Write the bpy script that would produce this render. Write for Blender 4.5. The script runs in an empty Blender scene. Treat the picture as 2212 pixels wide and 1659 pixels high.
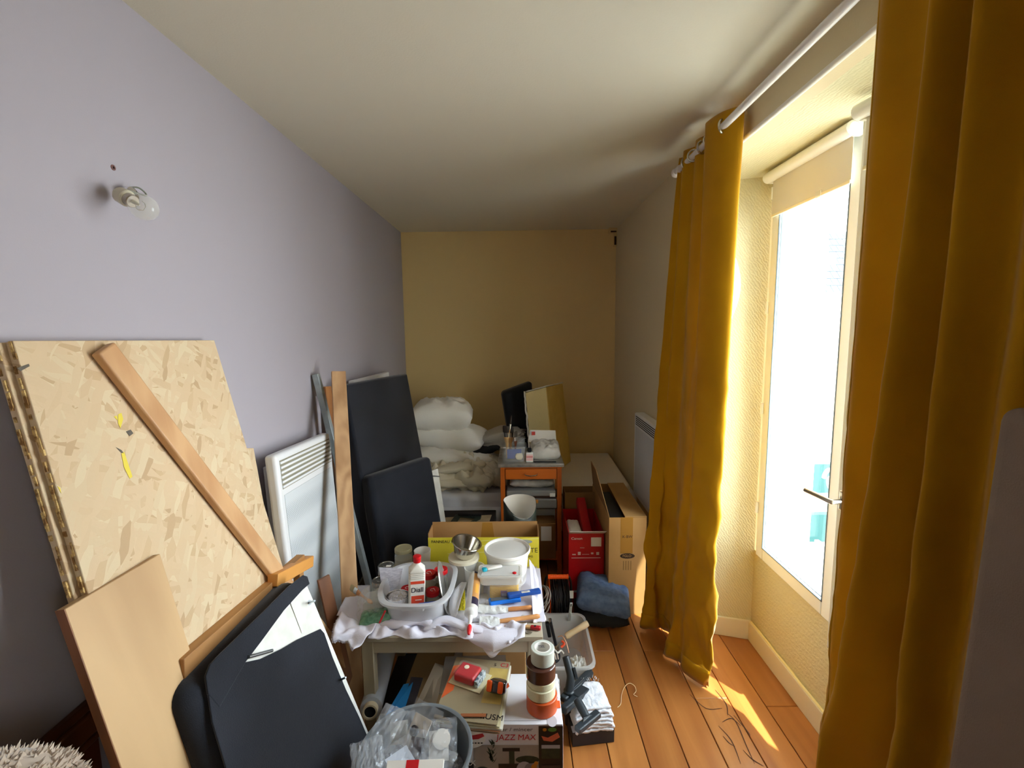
import bpy, bmesh, math, random
from math import sin, cos, pi, sqrt, radians, atan2
from mathutils import Vector, Matrix, noise
random.seed(7)
S = bpy.context.scene
COL = S.collection

# ------------------------------------------------------------------ camera
CAMH = 1.65; FPX = 1000.0; PITCH, ROLL, YAW = .1175, -.0135, -.012
_F = Vector((sin(YAW)*cos(PITCH), cos(YAW)*cos(PITCH), -sin(PITCH)))
_R0 = Vector((cos(YAW), -sin(YAW), 0)); _U0 = _R0.cross(_F)
_R = cos(ROLL)*_R0 + sin(ROLL)*_U0; _U = -sin(ROLL)*_R0 + cos(ROLL)*_U0
cd = bpy.data.cameras.new('camera'); cam = bpy.data.objects.new('camera', cd); COL.objects.link(cam)
cd.sensor_fit = 'HORIZONTAL'; cd.sensor_width = 36; cd.lens = 36*FPX/2212; cd.clip_start = .02; cd.clip_end = 200
M4 = Matrix((_R, _U, -_F)).transposed().to_4x4(); M4.translation = (0, 0, CAMH)
cam.matrix_world = M4; S.camera = cam

# ------------------------------------------------------------------ light
w = bpy.data.worlds.new('sky'); S.world = w; w.use_nodes = True
wn = w.node_tree.nodes; wl = w.node_tree.links
bg = wn['Background']; tc = wn.new('ShaderNodeTexCoord'); sx = wn.new('ShaderNodeSeparateXYZ'); rp = wn.new('ShaderNodeValToRGB')
wl.new(tc.outputs['Generated'], sx.inputs[0]); wl.new(sx.outputs['Z'], rp.inputs[0]); wl.new(rp.outputs[0], bg.inputs[0])
rp.color_ramp.elements[0].position = .0; rp.color_ramp.elements[0].color = (.96, .97, 1, 1)
rp.color_ramp.elements[1].position = .8; rp.color_ramp.elements[1].color = (.74, .85, 1, 1)
bg.inputs[1].default_value = 15
sd = bpy.data.lights.new('sun', 'SUN'); sun = bpy.data.objects.new('sun', sd); COL.objects.link(sun)
sd.energy = 11; sd.angle = radians(.7); sd.color = (1, .96, .88)
sun.rotation_euler = Vector((.4, -.5, 1)).to_track_quat('Z', 'Y').to_euler(); sun.location = (6, -3, 8)
def portal(name, loc, rot, sx_, sy_):
    d = bpy.data.lights.new(name, 'AREA'); d.shape = 'RECTANGLE'; d.size = sx_; d.size_y = sy_
    d.cycles.is_portal = True
    o = bpy.data.objects.new(name, d); COL.objects.link(o); o.location = loc; o.rotation_euler = rot
portal('portal_window', (1.56, 1.66, 1.38), (0, radians(90), 0), 1.9, 1.25)
portal('portal_rear', (1.56, -.85, 1.7), (0, radians(90), 0), 1.0, .6)
S.view_settings.view_transform = 'Standard'; S.view_settings.look = 'None'
S.view_settings.gamma = 1; S.view_settings.exposure = 0.56; S.view_settings.use_curve_mapping = False
S.cycles.max_bounces = 10; S.cycles.diffuse_bounces = 6; S.cycles.transparent_max_bounces = 24
S.cycles.sample_clamp_indirect = 6; S.cycles.use_denoising = True

# ------------------------------------------------------------------ helpers
def ray(u, v):
    return _R*((u-1106)/FPX) + _U*((829.5-v)/FPX) + _F
def P(u, v, x=None, y=None, z=None):
    """the point of the plane x=, y= or z= that lies on a sight line: turns measurements into metres"""
    d = ray(u, v); o = Vector((0, 0, CAMH))
    t = x/d.x if x is not None else (y/d.y if y is not None else (z-CAMH)/d.z)
    return o + d*t
def PP(u, v, p0, n):
    d = ray(u, v); o = Vector((0, 0, CAMH)); return o + d*((Vector(p0)-o).dot(n)/d.dot(n))
def V(*a): return Vector(a)
def lin(c): return c/12.92 if c <= .04045 else ((c+.055)/1.055)**2.4
def hexc(h):
    h = h.lstrip('#'); return tuple(lin(int(h[i:i+2], 16)/255) for i in (0, 2, 4)) + (1,)

MATS = {}
def mat(name, col, rough=.6, metal=0, alpha=1, trans=0, col2=None, nscale=8, ndist=0, nstretch=(1, 1, 1), bump=0, bscale=60, emis=0, sheen=0, spec=.5, coat=0, contrast=(.35, .65), ior=1.45, sss=0):
    if name in MATS: return MATS[name]
    m = bpy.data.materials.new(name); m.use_nodes = True; MATS[name] = m
    n = m.node_tree.nodes; l = m.node_tree.links; b = n['Principled BSDF']
    b.inputs['Base Color'].default_value = hexc(col); b.inputs['Roughness'].default_value = rough
    b.inputs['Metallic'].default_value = metal; b.inputs['Alpha'].default_value = alpha
    b.inputs['Transmission Weight'].default_value = trans; b.inputs['Specular IOR Level'].default_value = spec
    b.inputs['Sheen Weight'].default_value = sheen; b.inputs['Coat Weight'].default_value = coat; b.inputs['IOR'].default_value = ior
    if sheen: b.inputs['Sheen Roughness'].default_value = .4
    tcn = n.new('ShaderNodeTexCoord'); mp = n.new('ShaderNodeMapping'); l.new(tcn.outputs['Object'], mp.inputs[0])
    mp.inputs['Scale'].default_value = nstretch
    if col2:
        nz = n.new('ShaderNodeTexNoise'); nz.inputs['Scale'].default_value = nscale; nz.inputs['Detail'].default_value = 6; nz.inputs['Distortion'].default_value = ndist
        l.new(mp.outputs[0], nz.inputs[0]); r = n.new('ShaderNodeValToRGB'); l.new(nz.outputs[0], r.inputs[0])
        r.color_ramp.elements[0].position = contrast[0]; r.color_ramp.elements[0].color = hexc(col)
        r.color_ramp.elements[1].position = contrast[1]; r.color_ramp.elements[1].color = hexc(col2)
        l.new(r.outputs[0], b.inputs['Base Color'])
    if bump:
        nb = n.new('ShaderNodeTexNoise'); nb.inputs['Scale'].default_value = bscale; nb.inputs['Detail'].default_value = 4
        l.new(tcn.outputs['Object'], nb.inputs[0]); bp = n.new('ShaderNodeBump'); bp.inputs['Strength'].default_value = bump; bp.inputs['Distance'].default_value = .01
        l.new(nb.outputs[0], bp.inputs['Height']); l.new(bp.outputs[0], b.inputs['Normal'])
    return m
def wood(name, c1, c2, axis='z', scale=14, stretch=.06, rough=.5, rings=True, coat=0, vary=0, dist=6):
    if name in MATS: return MATS[name]
    m = mat(name, c1, rough, coat=coat); n = m.node_tree.nodes; l = m.node_tree.links; b = n['Principled BSDF']
    mp = [x for x in n if x.type == 'MAPPING'][0]; s = [1, 1, 1]; s['xyz'.index(axis)] = stretch; mp.inputs['Scale'].default_value = s
    if vary:
        oi = n.new('ShaderNodeObjectInfo'); vm = n.new('ShaderNodeVectorMath'); vm.operation = 'SCALE'; vm.inputs[0].default_value = (7, 11, 5)
        l.new(oi.outputs['Random'], vm.inputs['Scale']); l.new(vm.outputs[0], mp.inputs['Location'])
    nz = n.new('ShaderNodeTexNoise'); nz.inputs['Scale'].default_value = scale; nz.inputs['Detail'].default_value = 8; nz.inputs['Distortion'].default_value = .6
    l.new(mp.outputs[0], nz.inputs[0])
    wv = n.new('ShaderNodeTexWave'); wv.inputs['Scale'].default_value = scale*.5; wv.inputs['Distortion'].default_value = dist; wv.inputs['Detail'].default_value = 3; wv.bands_direction = 'X' if axis != 'x' else 'Y'
    l.new(mp.outputs[0], wv.inputs[0])
    mx = n.new('ShaderNodeMath'); mx.operation = 'MULTIPLY_ADD'; mx.inputs[1].default_value = .35 if rings else 0; l.new(wv.outputs['Fac'], mx.inputs[0]); 
    m2 = n.new('ShaderNodeMath'); m2.operation = 'MULTIPLY'; m2.inputs[1].default_value = .8; l.new(nz.outputs[0], m2.inputs[0]); l.new(m2.outputs[0], mx.inputs[2])
    r = n.new('ShaderNodeValToRGB'); l.new(mx.outputs[0], r.inputs[0])
    r.color_ramp.elements[0].position = .25; r.color_ramp.elements[0].color = hexc(c1)
    r.color_ramp.elements[1].position = .8; r.color_ramp.elements[1].color = hexc(c2)
    last = r.outputs[0]
    if vary:
        hs = n.new('ShaderNodeHueSaturation'); mr = n.new('ShaderNodeMapRange'); mr.inputs[3].default_value = 1-vary; mr.inputs[4].default_value = 1+vary
        l.new(oi.outputs['Random'], mr.inputs[0]); l.new(mr.outputs[0], hs.inputs['Value']); l.new(last, hs.inputs['Color']); last = hs.outputs[0]
    l.new(last, b.inputs['Base Color'])
    bp = n.new('ShaderNodeBump'); bp.inputs['Strength'].default_value = .08; bp.inputs['Distance'].default_value = .004; l.new(mx.outputs[0], bp.inputs['Height']); l.new(bp.outputs[0], b.inputs['Normal'])
    return m

class MB:
    def __init__(s): s.v = []; s.f = []
    def add(s, vs, fs, M=None):
        o = len(s.v); s.v += [tuple((M @ Vector(p)) if M else Vector(p)) for p in vs]; s.f += [tuple(i+o for i in f) for f in fs]; return s
    def box(s, lo, hi, M=None):
        x0, y0, z0 = lo; x1, y1, z1 = hi
        vs = [(x0,y0,z0),(x1,y0,z0),(x1,y1,z0),(x0,y1,z0),(x0,y0,z1),(x1,y0,z1),(x1,y1,z1),(x0,y1,z1)]
        return s.add(vs, [(0,3,2,1),(4,5,6,7),(0,1,5,4),(1,2,6,5),(2,3,7,6),(3,0,4,7)], M)
    def prism(s, pts, off, M=None):
        """closed polygon of 3D points, extruded by the vector off"""
        n = len(pts); off = Vector(off); vs = [Vector(p) for p in pts] + [Vector(p)+off for p in pts]
        fs = [tuple(range(n))[::-1], tuple(range(n, 2*n))] + [(i, (i+1) % n, n+(i+1) % n, n+i) for i in range(n)]
        return s.add(vs, fs, M)
    def lathe(s, prof, n=32, M=None, cap=True):
        vs = []; fs = []
        for r, z in prof:
            for k in range(n): a = 2*pi*k/n; vs.append((r*cos(a), r*sin(a), z))
        for i in range(len(prof)-1):
            for k in range(n): k2 = (k+1) % n; fs.append((i*n+k, i*n+k2, (i+1)*n+k2, (i+1)*n+k))
        if cap:
            fs.append(tuple(range(n))[::-1]); fs.append(tuple(range((len(prof)-1)*n, len(prof)*n)))
        return s.add(vs, fs, M)
    def tube(s, pts, r, n=8, closed=False):
        pts = [Vector(p) for p in pts]; m = len(pts); vs = []; fs = []
        rr = r if isinstance(r, (list, tuple)) else [r]*m; pn = None
        for i, p in enumerate(pts):
            t = (pts[(i+1) % m]-pts[i-1]) if closed else (pts[min(i+1, m-1)]-pts[max(i-1, 0)])
            t.normalize()
            if pn is None: pn = t.orthogonal().normalized()
            pn = (pn - t*pn.dot(t)); pn = pn.normalized() if pn.length > 1e-6 else t.orthogonal().normalized()
            b = t.cross(pn)
            for k in range(n): a = 2*pi*k/n; vs.append(p + (pn*cos(a)+b*sin(a))*rr[i])
        for i in range(m if closed else m-1):
            j = (i+1) % m
            for k in range(n): k2 = (k+1) % n; fs.append((i*n+k, i*n+k2, j*n+k2, j*n+k))
        if not closed: fs.append(tuple(range(n))[::-1]); fs.append(tuple(range((m-1)*n, m*n)))
        return s.add(vs, fs)
    def grid(s, fn, nu, nv):
        vs = [fn(i/nu, j/nv) for j in range(nv+1) for i in range(nu+1)]
        fs = [(j*(nu+1)+i, j*(nu+1)+i+1, (j+1)*(nu+1)+i+1, (j+1)*(nu+1)+i) for j in range(nv) for i in range(nu)]
        return s.add(vs, fs)
    def bar(s, a, b, w_, t_, up=(0, 0, 1), slide=0):
        """a box-section bar from a to b: w_ across, t_ along up"""
        a = Vector(a); b = Vector(b); d = (b-a).normalized(); u_ = Vector(up); u_ = (u_-d*u_.dot(d)).normalized(); c = d.cross(u_)
        vs = [p + c*(sx_*w_/2) + u_*(sy_*t_/2) for p in (a, b) for sx_, sy_ in ((-1,-1),(1,-1),(1,1),(-1,1))]
        return s.add(vs, [(0,1,2,3),(7,6,5,4),(0,4,5,1),(1,5,6,2),(2,6,7,3),(3,7,4,0)])
    def build(s, name, m, parent=None, smooth=True, bevel=0, seg=2, solid=0, sub=0, ang=38, disp=None):
        me = bpy.data.meshes.new(name); me.from_pydata([tuple(p) for p in s.v], [], s.f); me.update()
        bm = bmesh.new(); bm.from_mesh(me); bmesh.ops.recalc_face_normals(bm, faces=bm.faces); bm.to_mesh(me); bm.free()
        if smooth: me.polygons.foreach_set('use_smooth', [True]*len(me.polygons)); me.set_sharp_from_angle(angle=radians(ang))
        me.materials.append(m); o = bpy.data.objects.new(name, me); COL.objects.link(o)
        if parent: o.parent = parent; o.matrix_parent_inverse = Matrix.Translation(-worldloc(parent))
        if solid: q = o.modifiers.new('solid', 'SOLIDIFY'); q.thickness = solid; q.offset = 0
        if bevel: q = o.modifiers.new('bevel', 'BEVEL'); q.width = bevel; q.segments = seg; q.limit_method = 'ANGLE'; q.angle_limit = radians(40); q.harden_normals = False
        if sub: q = o.modifiers.new('sub', 'SUBSURF'); q.levels = sub; q.render_levels = sub
        return o
def worldloc(o):
    return o.location.copy() if o.type == 'EMPTY' else Vector((0, 0, 0))
def tag(o, label=None, cat=None, group=None, kind=None):
    if label: o['label'] = label
    if cat: o['category'] = cat
    if group: o['group'] = group
    if kind: o['kind'] = kind
    return o
def thing(name, label, cat, loc=(0, 0, 0), group=None):
    o = bpy.data.objects.new(name, None); COL.objects.link(o); o.location = loc; o.empty_display_size = .05
    return tag(o, label, cat, group)
def struct(name, mb, m, **k): return tag(mb.build(name, m, **k), kind='structure')
def X(loc=(0, 0, 0), rz=0, rx=0, ry=0, sc=1):
    return Matrix.Translation(loc) @ Matrix.Rotation(rz, 4, 'Z') @ Matrix.Rotation(ry, 4, 'Y') @ Matrix.Rotation(rx, 4, 'X') @ Matrix.Scale(sc, 4)
def axisM(loc, d, roll=0):
    return Matrix.Translation(loc) @ Vector(d).to_track_quat('Z', 'Y').to_matrix().to_4x4() @ Matrix.Rotation(roll, 4, 'Z')
def nz3(p, s, seed=0): return noise.noise(Vector(p)*s + Vector((seed*3.1, seed*1.7, seed*5.3)))
def text(body, size, M, m, parent, name='lettering', extrude=.0002, align='LEFT', shear=0, sx_=1):
    c = bpy.data.curves.new(name, 'FONT'); c.body = body; c.size = size; c.extrude = extrude; c.align_x = align; c.align_y = 'CENTER'; c.shear = shear
    c.materials.append(m); o = bpy.data.objects.new(name, c); COL.objects.link(o)
    if parent: o.parent = parent; o.matrix_parent_inverse = Matrix.Translation(-worldloc(parent))
    o.matrix_basis = M @ Matrix.Diagonal((sx_, 1, 1, 1)); return o
def faceM(o, xd, yd):
    """matrix with local x along xd, y along yd, origin o"""
    xd = Vector(xd).normalized(); yd = Vector(yd); yd = (yd-xd*yd.dot(xd)).normalized(); zd = xd.cross(yd)
    m = Matrix((xd, yd, zd)).transposed().to_4x4(); m.translation = o; return m
def slab(c, t, name, m, parent=None, **k):
    """panel: four corner points of the visible face (any planar quad); t metres thick behind it; behind = away from the camera"""
    c = [Vector(p) for p in c]; n = (c[1]-c[0]).cross(c[2]-c[0]).normalized()
    if n.dot(Vector((0, 0, CAMH))-c[0]) < 0: n = -n
    return MB().prism(c, -n*t).build(name, m, parent, **k)
def catmull(pts, n):
    pts = [Vector(p) for p in pts]; out = []
    for i in range(len(pts)-1):
        p0 = pts[max(i-1, 0)]; p1 = pts[i]; p2 = pts[i+1]; p3 = pts[min(i+2, len(pts)-1)]
        for k in range(n):
            t = k/n; out.append(.5*((2*p1)+(p2-p0)*t+(2*p0-5*p1+4*p2-p3)*t*t+(3*p1-p0-3*p2+p3)*t**3))
    out.append(pts[-1]); return out

# ------------------------------------------------------------------ materials of the setting
XL, XR, YB, ZC, XW, YJ = -1.0, .87, 4.14, 2.50, 1.22, 2.30
m_left = mat('lilac_paint', 'a9a4ac', .7, bump=.05, bscale=240)
m_ceil = mat('ceiling_paint', 'dcd5c2', .8, bump=.06, bscale=160)
m_back = mat('yellow_paint', 'e2c890', .75, bump=.08, bscale=120)
m_right = mat('beige_paint', 'd8c8a4', .8, bump=.06, bscale=160)
m_white = mat('white_gloss_paint', 'e9e5da', .35)
m_skirt = mat('cream_gloss_paint', 'e4dcc0', .4)
def ribbed():
    m = mat('embossed_wallpaper', 'd2cba6', .75); n = m.node_tree.nodes; l = m.node_tree.links
    mp = [x for x in n if x.type == 'MAPPING'][0]; mp.inputs['Rotation'].default_value = (.6, .5, .3)
    wv = n.new('ShaderNodeTexWave'); wv.inputs['Scale'].default_value = 28; wv.inputs['Distortion'].default_value = 6; wv.inputs['Detail'].default_value = 2; wv.inputs['Detail Scale'].default_value = 2
    l.new(mp.outputs[0], wv.inputs[0]); bp = n.new('ShaderNodeBump'); bp.inputs['Strength'].default_value = .22; bp.inputs['Distance'].default_value = .006
    l.new(wv.outputs['Fac'], bp.inputs['Height']); l.new(bp.outputs[0], n['Principled BSDF'].inputs['Normal']); return m
m_rec = ribbed()

# ------------------------------------------------------------------ room shell
struct('wall_left', MB().box((XL-.1, -2.3, -.04), (XL, YB+.1, ZC+.1)), m_left)
struct('wall_back', MB().box((XL, YB, 0), (XR+.8, YB+.1, ZC+.1)), m_back)
struct('wall_rear', MB().box((XL, -2.4, 0), (XW+.4, -2.3, ZC+.1)), m_right)
struct('ceiling', MB().box((XL, -2.3, ZC), (XW+.35, YB, ZC+.12)), m_ceil)
ZL = 2.352
wr = MB()
wr.box((XR, YJ+.1, 0), (XR+.06, YB, ZC)).box((XR, 1.03, ZL), (XR+.06, YJ+.1, ZC)).box((XR, -.3, 0), (XR+.06, 1.03, ZC))
wr.box((XR, -1.15, 0), (XR+.06, -.3, 1.2)).box((XR, -1.15, 2.2), (XR+.06, -.3, ZC)).box((XR, -.55, 1.2), (XR+.06, -.3, 2.2)).box((XR, -2.3, 0), (XR+.06, -1.15, ZC))
struct('wall_right', wr, m_right, smooth=False)
# window recess: splayed far jamb, near jamb, soffit, apron under the window, outer reveals of the thick wall
rc = MB()
rc.prism([(XR+.001, YJ+.0995, 0), (XW, YJ, 0), (XW, YJ+.2, 0), (XR+.001, YJ+.2, 0)], (0, 0, ZL))
rc.box((XR+.001, .93, 0), (XW, 1.031, ZL))
rc.box((XR+.06, .9, ZL), (XW+.2, YJ+.2, ZL+.14))
rc.box((XW, 1.03, 0), (XW+.06, YJ, .497))
struct('wall_recess', rc, m_rec, smooth=False)
ow = MB()
ow.box((XW+.06, .9, -.3), (XW+.25, YJ+.2, .47)).box((XW+.06, .6, .47), (XW+.25, 1.06, ZL)).box((XW+.06, YJ-.04, .47), (XW+.25, YJ+.3, ZL)).box((XW+.06, .6, 2.28), (XW+.25, YJ+.3, ZL+.2))
struct('wall_outer', ow, mat('pale_render', 'd8d2c4', .9), smooth=False)
tag(MB().grid(lambda u, v: Vector((1.10+.012*sin(u*60), -1.48+1.16*u, 2.28-1.76*v)), 90, 4).build('sun_diffuser_sheet', mat('sheer', 'f4f2ec', .9, alpha=.6), ang=180), 'unseen white sheer sheet added across the rear opening to diffuse the sun', 'curtain')  # unseen sheet, added to soften the sun entering behind the camera
rr2 = MB(); rr2.box((XR, -.3, 0), (XW+.33, -.25, 2.4)).box((XR, -1.55, 0), (XW+.33, -1.5, 2.4)).box((XR, -1.5, 2.3), (XW+.33, -.3, 2.4)).box((XR, -1.5, .4), (XW+.33, -.3, .5))  # recess of the unseen rear opening, added to let in fill light
struct('wall_rear_recess', rr2, m_rec, smooth=False)
# thin white bead on the soffit's front edge
struct('trim_1', MB().tube([(XR-.002, 1.03, ZL), (XR-.002, YJ+.1, ZL)], .009, 10), m_white)
# skirting
bb = MB(); bb.prism([(XR, YJ+.1, 0), (XW, YJ, 0), (XW, YJ-.014, 0), (XR, YJ+.086, 0)], (0, 0, .105)); struct('baseboard_jamb', bb, m_skirt, bevel=.003)
struct('baseboard_window', MB().box((XW-.016, 1.03, 0), (XW, YJ-.005, .105)), m_skirt, bevel=.003)
struct('baseboard_right', MB().box((XR-.014, YJ+.1, 0), (XR, YB, .105)), m_skirt, bevel=.003)
struct('baseboard_left', MB().box((XL, .96, 0), (XL+.014, YB, .105)), m_skirt, bevel=.003)
struct('baseboard_back', MB().box((XL, YB-.014, 0), (XR, YB, .105)), m_skirt, bevel=.003)
# cracked putty bead along the top of the window skirting
cp = []
for i in range(26):
    y = YJ-.02-i*.045; cp.append((XW-.008+.004*nz3((0, y, 0), 9), y, .107+.003*nz3((1, y, 0), 14)))
struct('trim_2', MB().tube(cp, .006, 6), mat('putty', 'f0e4a8', .8))
# far corner pipe box under the ceiling
struct('trim_3', MB().box((.80, YB-.05, 2.46), (.868, YB, 2.5)).box((.845, YB-.04, 2.35), (.868, YB, 2.46)), m_back)
tag(MB().box((.812, YB-.055, 2.462), (.86, YB-.049, 2.474)).box((.846, YB-.046, 2.36), (.862, YB-.04, 2.43)).build('cable_clip', mat('dark_brown_clip', '3a2414', .7)), 'small dark brown clip in the far ceiling corner above the bed', 'clip')

# floor: a dark bed with every board its own piece
fl = struct('floor', MB().box((XL, -2.3, -.03), (XW+.06, YB, -.014)), mat('floor_gap', '1c0d06', .9))
m_floor = wood('varnished_pine', '985a2a', 'c98a48', 'y', 12, .05, .32, rings=False, vary=.10)
m_floor.node_tree.nodes['Principled BSDF'].inputs['Coat Weight'].default_value = .15
x = .339-.146*10; k = 0
while x < XW+.01:
    cuts = {0: [2.21], 2: [2.21]}.get(k-10, [random.uniform(-.5, 3.6)])
    ys = [-2.3] + cuts + [YB]
    x0 = max(x, XL); x1 = min(x+.146, XW)
    if x1-x0 > .02:
        for a, b in zip(ys[:-1], ys[1:]):
            bd = MB().box((x0+.0018, a+.001, -.014), (x1-.0018, b-.001, random.uniform(-.0012, .0))).build('floorboard', m_floor, fl, smooth=False, bevel=.0018, seg=1)
    x += .146; k += 1
# dark ink-like cracks in one board near the window
m_crack = mat('crack_stain', '4a2a16', .8)
crk = [[(1490,1440+60),(1525,1470+60),(1560,1530)], [(1552,1568),(1580,1600),(1600,1650)], [(1570,1540),(1590,1560),(1612,1610),(1630,1650)], [(1585,1545),(1615,1580),(1620,1590)], [(1600,1568),(1580,1552),(1560,1560)], [(1562,1590),(1575,1605),(1588,1612)], [(1605,1620),(1625,1640),(1650,1655)], [(1545,1490),(1568,1520),(1572,1545)]]
for c in crk:
    pts = [P(u, v, z=.0004) for u, v in c]; mb = MB(); w_ = .0022
    cc = catmull(pts, 5); vs = []
    for i, p in enumerate(cc):
        t = (cc[min(i+1, len(cc)-1)]-cc[max(i-1, 0)]).normalized(); q = Vector((-t.y, t.x, 0))*w_*(.3+.7*sin(pi*(i+.5)/len(cc))); vs += [p+q, p-q]
    n_ = len(cc); mb.add(vs, [(2*i, 2*i+1, 2*i+3, 2*i+2) for i in range(n_-1)]); o = mb.build('crack_mark', m_crack, fl, smooth=False)
    tag(o, 'thin dark crack in the varnish')
# dark wood dado low on the near left wall
m_dado = wood('dark_red_wood', '3a1a0c', '5c2c14', 'y', 10, .08, .4)
struct('trim_4', MB().box((XL, -2.3, 0), (XL+.018, .96, .75)), m_dado)
struct('trim_5', MB().box((XL, -2.3, .75), (XL+.03, .96, .80)).box((XL, -2.3, .80), (XL+.018, .96, .822)).box((XL, -2.3, .725), (XL+.024, .96, .742)), wood('dado_rail_wood', '4a2812', '6a3c1c', 'y', 10, .08, .4), bevel=.004)


# ------------------------------------------------------------------ window and blinds
m_pvc = mat('white_pvc', 'eef0ea', .3); m_gasket = mat('grey_gasket', '5c666a', .6)
def glass():
    m = bpy.data.materials.new('window_glass'); m.use_nodes = True; n = m.node_tree.nodes; l = m.node_tree.links; n.clear()
    o = n.new('ShaderNodeOutputMaterial'); mx = n.new('ShaderNodeMixShader'); t = n.new('ShaderNodeBsdfTransparent'); g = n.new('ShaderNodeBsdfGlossy')
    g.inputs['Roughness'].default_value = .02; mx.inputs[0].default_value = .06; t.inputs[0].default_value = (.95, .98, .97, 1)
    l.new(t.outputs[0], mx.inputs[1]); l.new(g.outputs[0], mx.inputs[2]); l.new(mx.outputs[0], o.inputs[0]); return m
m_glass = glass(); m_steel = mat('brushed_steel', 'b8b0a4', .28, 1); m_chrome = mat('chrome', 'd8dade', .08, 1)
m_blind = mat('blind_cloth', 'd9d5c8', .8, bump=.05, bscale=300)
WY0, WY1, WZ0, WZ1 = 1.06, 2.245, .495, 2.325
wf = bpy.data.objects.new('window_1', None); COL.objects.link(wf); wf.location = (XW+.03, (WY0+WY1)/2, WZ0); wf['kind'] = 'structure'
fm = MB(); X0, X1 = XW-.004, XW+.07; B = .035
fm.box((X0, WY0, WZ0), (X1, WY1, WZ0+B)).box((X0, WY0, WZ1-B), (X1, WY1, WZ1)).box((X0, WY0, WZ0+B), (X1, WY0+B, WZ1-B)).box((X0, WY1-B, WZ0+B), (X1, WY1, WZ1-B))
fm.build('window_frame', m_pvc, wf, bevel=.003)
def leaf(name, w_, h, M, handle, blind_label):
    """casement in local coords: x thickness (0 = room side), y from the hinge, z up"""
    s_ = .062; m = MB()
    m.box((0, 0, 0), (.05, s_, h), M).box((0, w_-s_, 0), (.05, w_, h), M).box((0, s_, 0), (.05, w_-s_, s_), M).box((0, s_, h-s_), (.05, w_-s_, h), M)
    lf = m.build(name, m_pvc, wf, bevel=.005, seg=2)
    g = MB(); a, b = s_-.004, .010
    g.box((-.002, a, a), (.004, a+.004, h-a), M).box((-.002, w_-a-.004, a), (.004, w_-a, h-a), M).box((-.002, a, a), (.004, w_-a, a+.004), M)
    g.box((.0, a+.016, a+.016), (.006, a+.019, h-a), M).box((0, a+.016, a+.016), (.006, w_-a, a+.019), M)
    g.build('gasket', m_gasket, lf, smooth=False); lf2 = MB().box((.018, s_-.01, s_-.01), (.024, w_-s_+.01, h-s_+.01), M).build('pane', m_glass, lf, smooth=False)
    for hz in (.22, .72, 1.2, 1.72):
        MB().lathe([(.007, hz), (.007, hz+.055)], 10, M @ Matrix.Translation((-.006, .004, 0))).build('hinge', m_pvc, lf)
    if handle:
        hb = MB(); hz = handle
        hb.box((-.012, w_-.048, hz-.035), (0, w_-.018, hz+.035), M); hnd = hb.build('handle_plate', m_steel, lf, bevel=.012, seg=4)
        q = [M @ Vector(p) for p in ((0, w_-.033, hz), (-.045, w_-.033, hz), (-.052, w_-.028, hz), (-.056, w_-.0, hz+.003), (-.058, w_+.075, hz+.006))]
        MB().tube(catmull(q, 4), .0085, 12).build('handle', m_steel, lf)
    # roller blind clipped on the leaf
    t = thing('roller_blind', blind_label, 'blind', M @ Vector((-.03, w_/2, h-.01)))
    MB().lathe([(.0, -w_*.5+.005), (.016, -w_*.5+.005), (.024, -w_*.5+.012), (.024, w_*.5-.012), (.016, w_*.5-.005), (0, w_*.5-.005)], 24, M @ Matrix.Translation((-.036, w_/2, h+.005)) @ Matrix.Rotation(-pi/2, 4, 'X'), cap=False).build('roller', m_pvc, t)
    for ya in (.012, w_-.03): MB().box((-.03, ya, h-.02), (0, ya+.018, h+.028), M).build('bracket', m_pvc, t, bevel=.003)
    MB().box((-.02, .03, h-.165), (-.0188, w_-.03, h+.0), M).build('cloth', m_blind, t, smooth=False)
    MB().box((-.0235, .03, h-.172), (-.0155, w_-.03, h-.160), M).build('hem_bar', mat('cream_hem', 'efe4c4', .6), t, bevel=.002)
    MB().box((-.025, w_*.62, h-.176), (-.019, w_*.62+.03, h-.150), M).build('pull_tab', mat('clear_tab', 'f4f4ee', .2, alpha=.6), t)
MA = Matrix.Translation((XW-.03, WY1-.012, WZ0+.012)) @ Matrix.Diagonal((1, -1, 1, 1))
leaf('window_leaf', .565, 1.806, MA, None, 'short white roller blind on the closed far half of the window')
ang = .175
MBm = Matrix.Translation((XW-.03, WY0+.012, WZ0+.0)) @ Matrix.Rotation(ang, 4, 'Z')
leaf('window_leaf', .497, 1.806, MBm, .56, 'white roller blind tube on the ajar window half, mostly behind the near curtain')

# ------------------------------------------------------------------ curtain rod and curtains
m_rod = mat('white_rod', 'e8e4e0', .25)
XRD, ZRD = .78, 2.392
rod = thing('curtain_rod', 'long white round curtain rod under the ceiling above the window', 'curtain rod', (XRD, 1.2, ZRD))
MB().tube([(XRD, -.2, ZRD), (XRD, 2.34, ZRD+.0)], .0135, 20).build('pole', m_rod, rod)
for y in (2.30, .95):
    MB().tube([(XR, y, ZRD), (XRD+.02, y, ZRD)], .007, 10).lathe([(.018, 0), (.018, .012)], 16, X((XRD, y-.006, ZRD), rx=-pi/2)).lathe([(.022, 0), (.022, .008)], 16, X((XR-.008, y, ZRD), ry=pi/2)).build('bracket', m_rod, rod)
MB().lathe([(.0, 0), (.018, .004), (.022, .02), (.016, .036), (0, .04)], 16, X((XRD, 2.34, ZRD), rx=-pi/2), cap=False).build('finial', m_rod, rod)
m_curt = mat('mustard_cloth', 'c8950f', .85, col2='b98609', nscale=3, bump=.25, bscale=900, sheen=.25, spec=.2)
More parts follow.
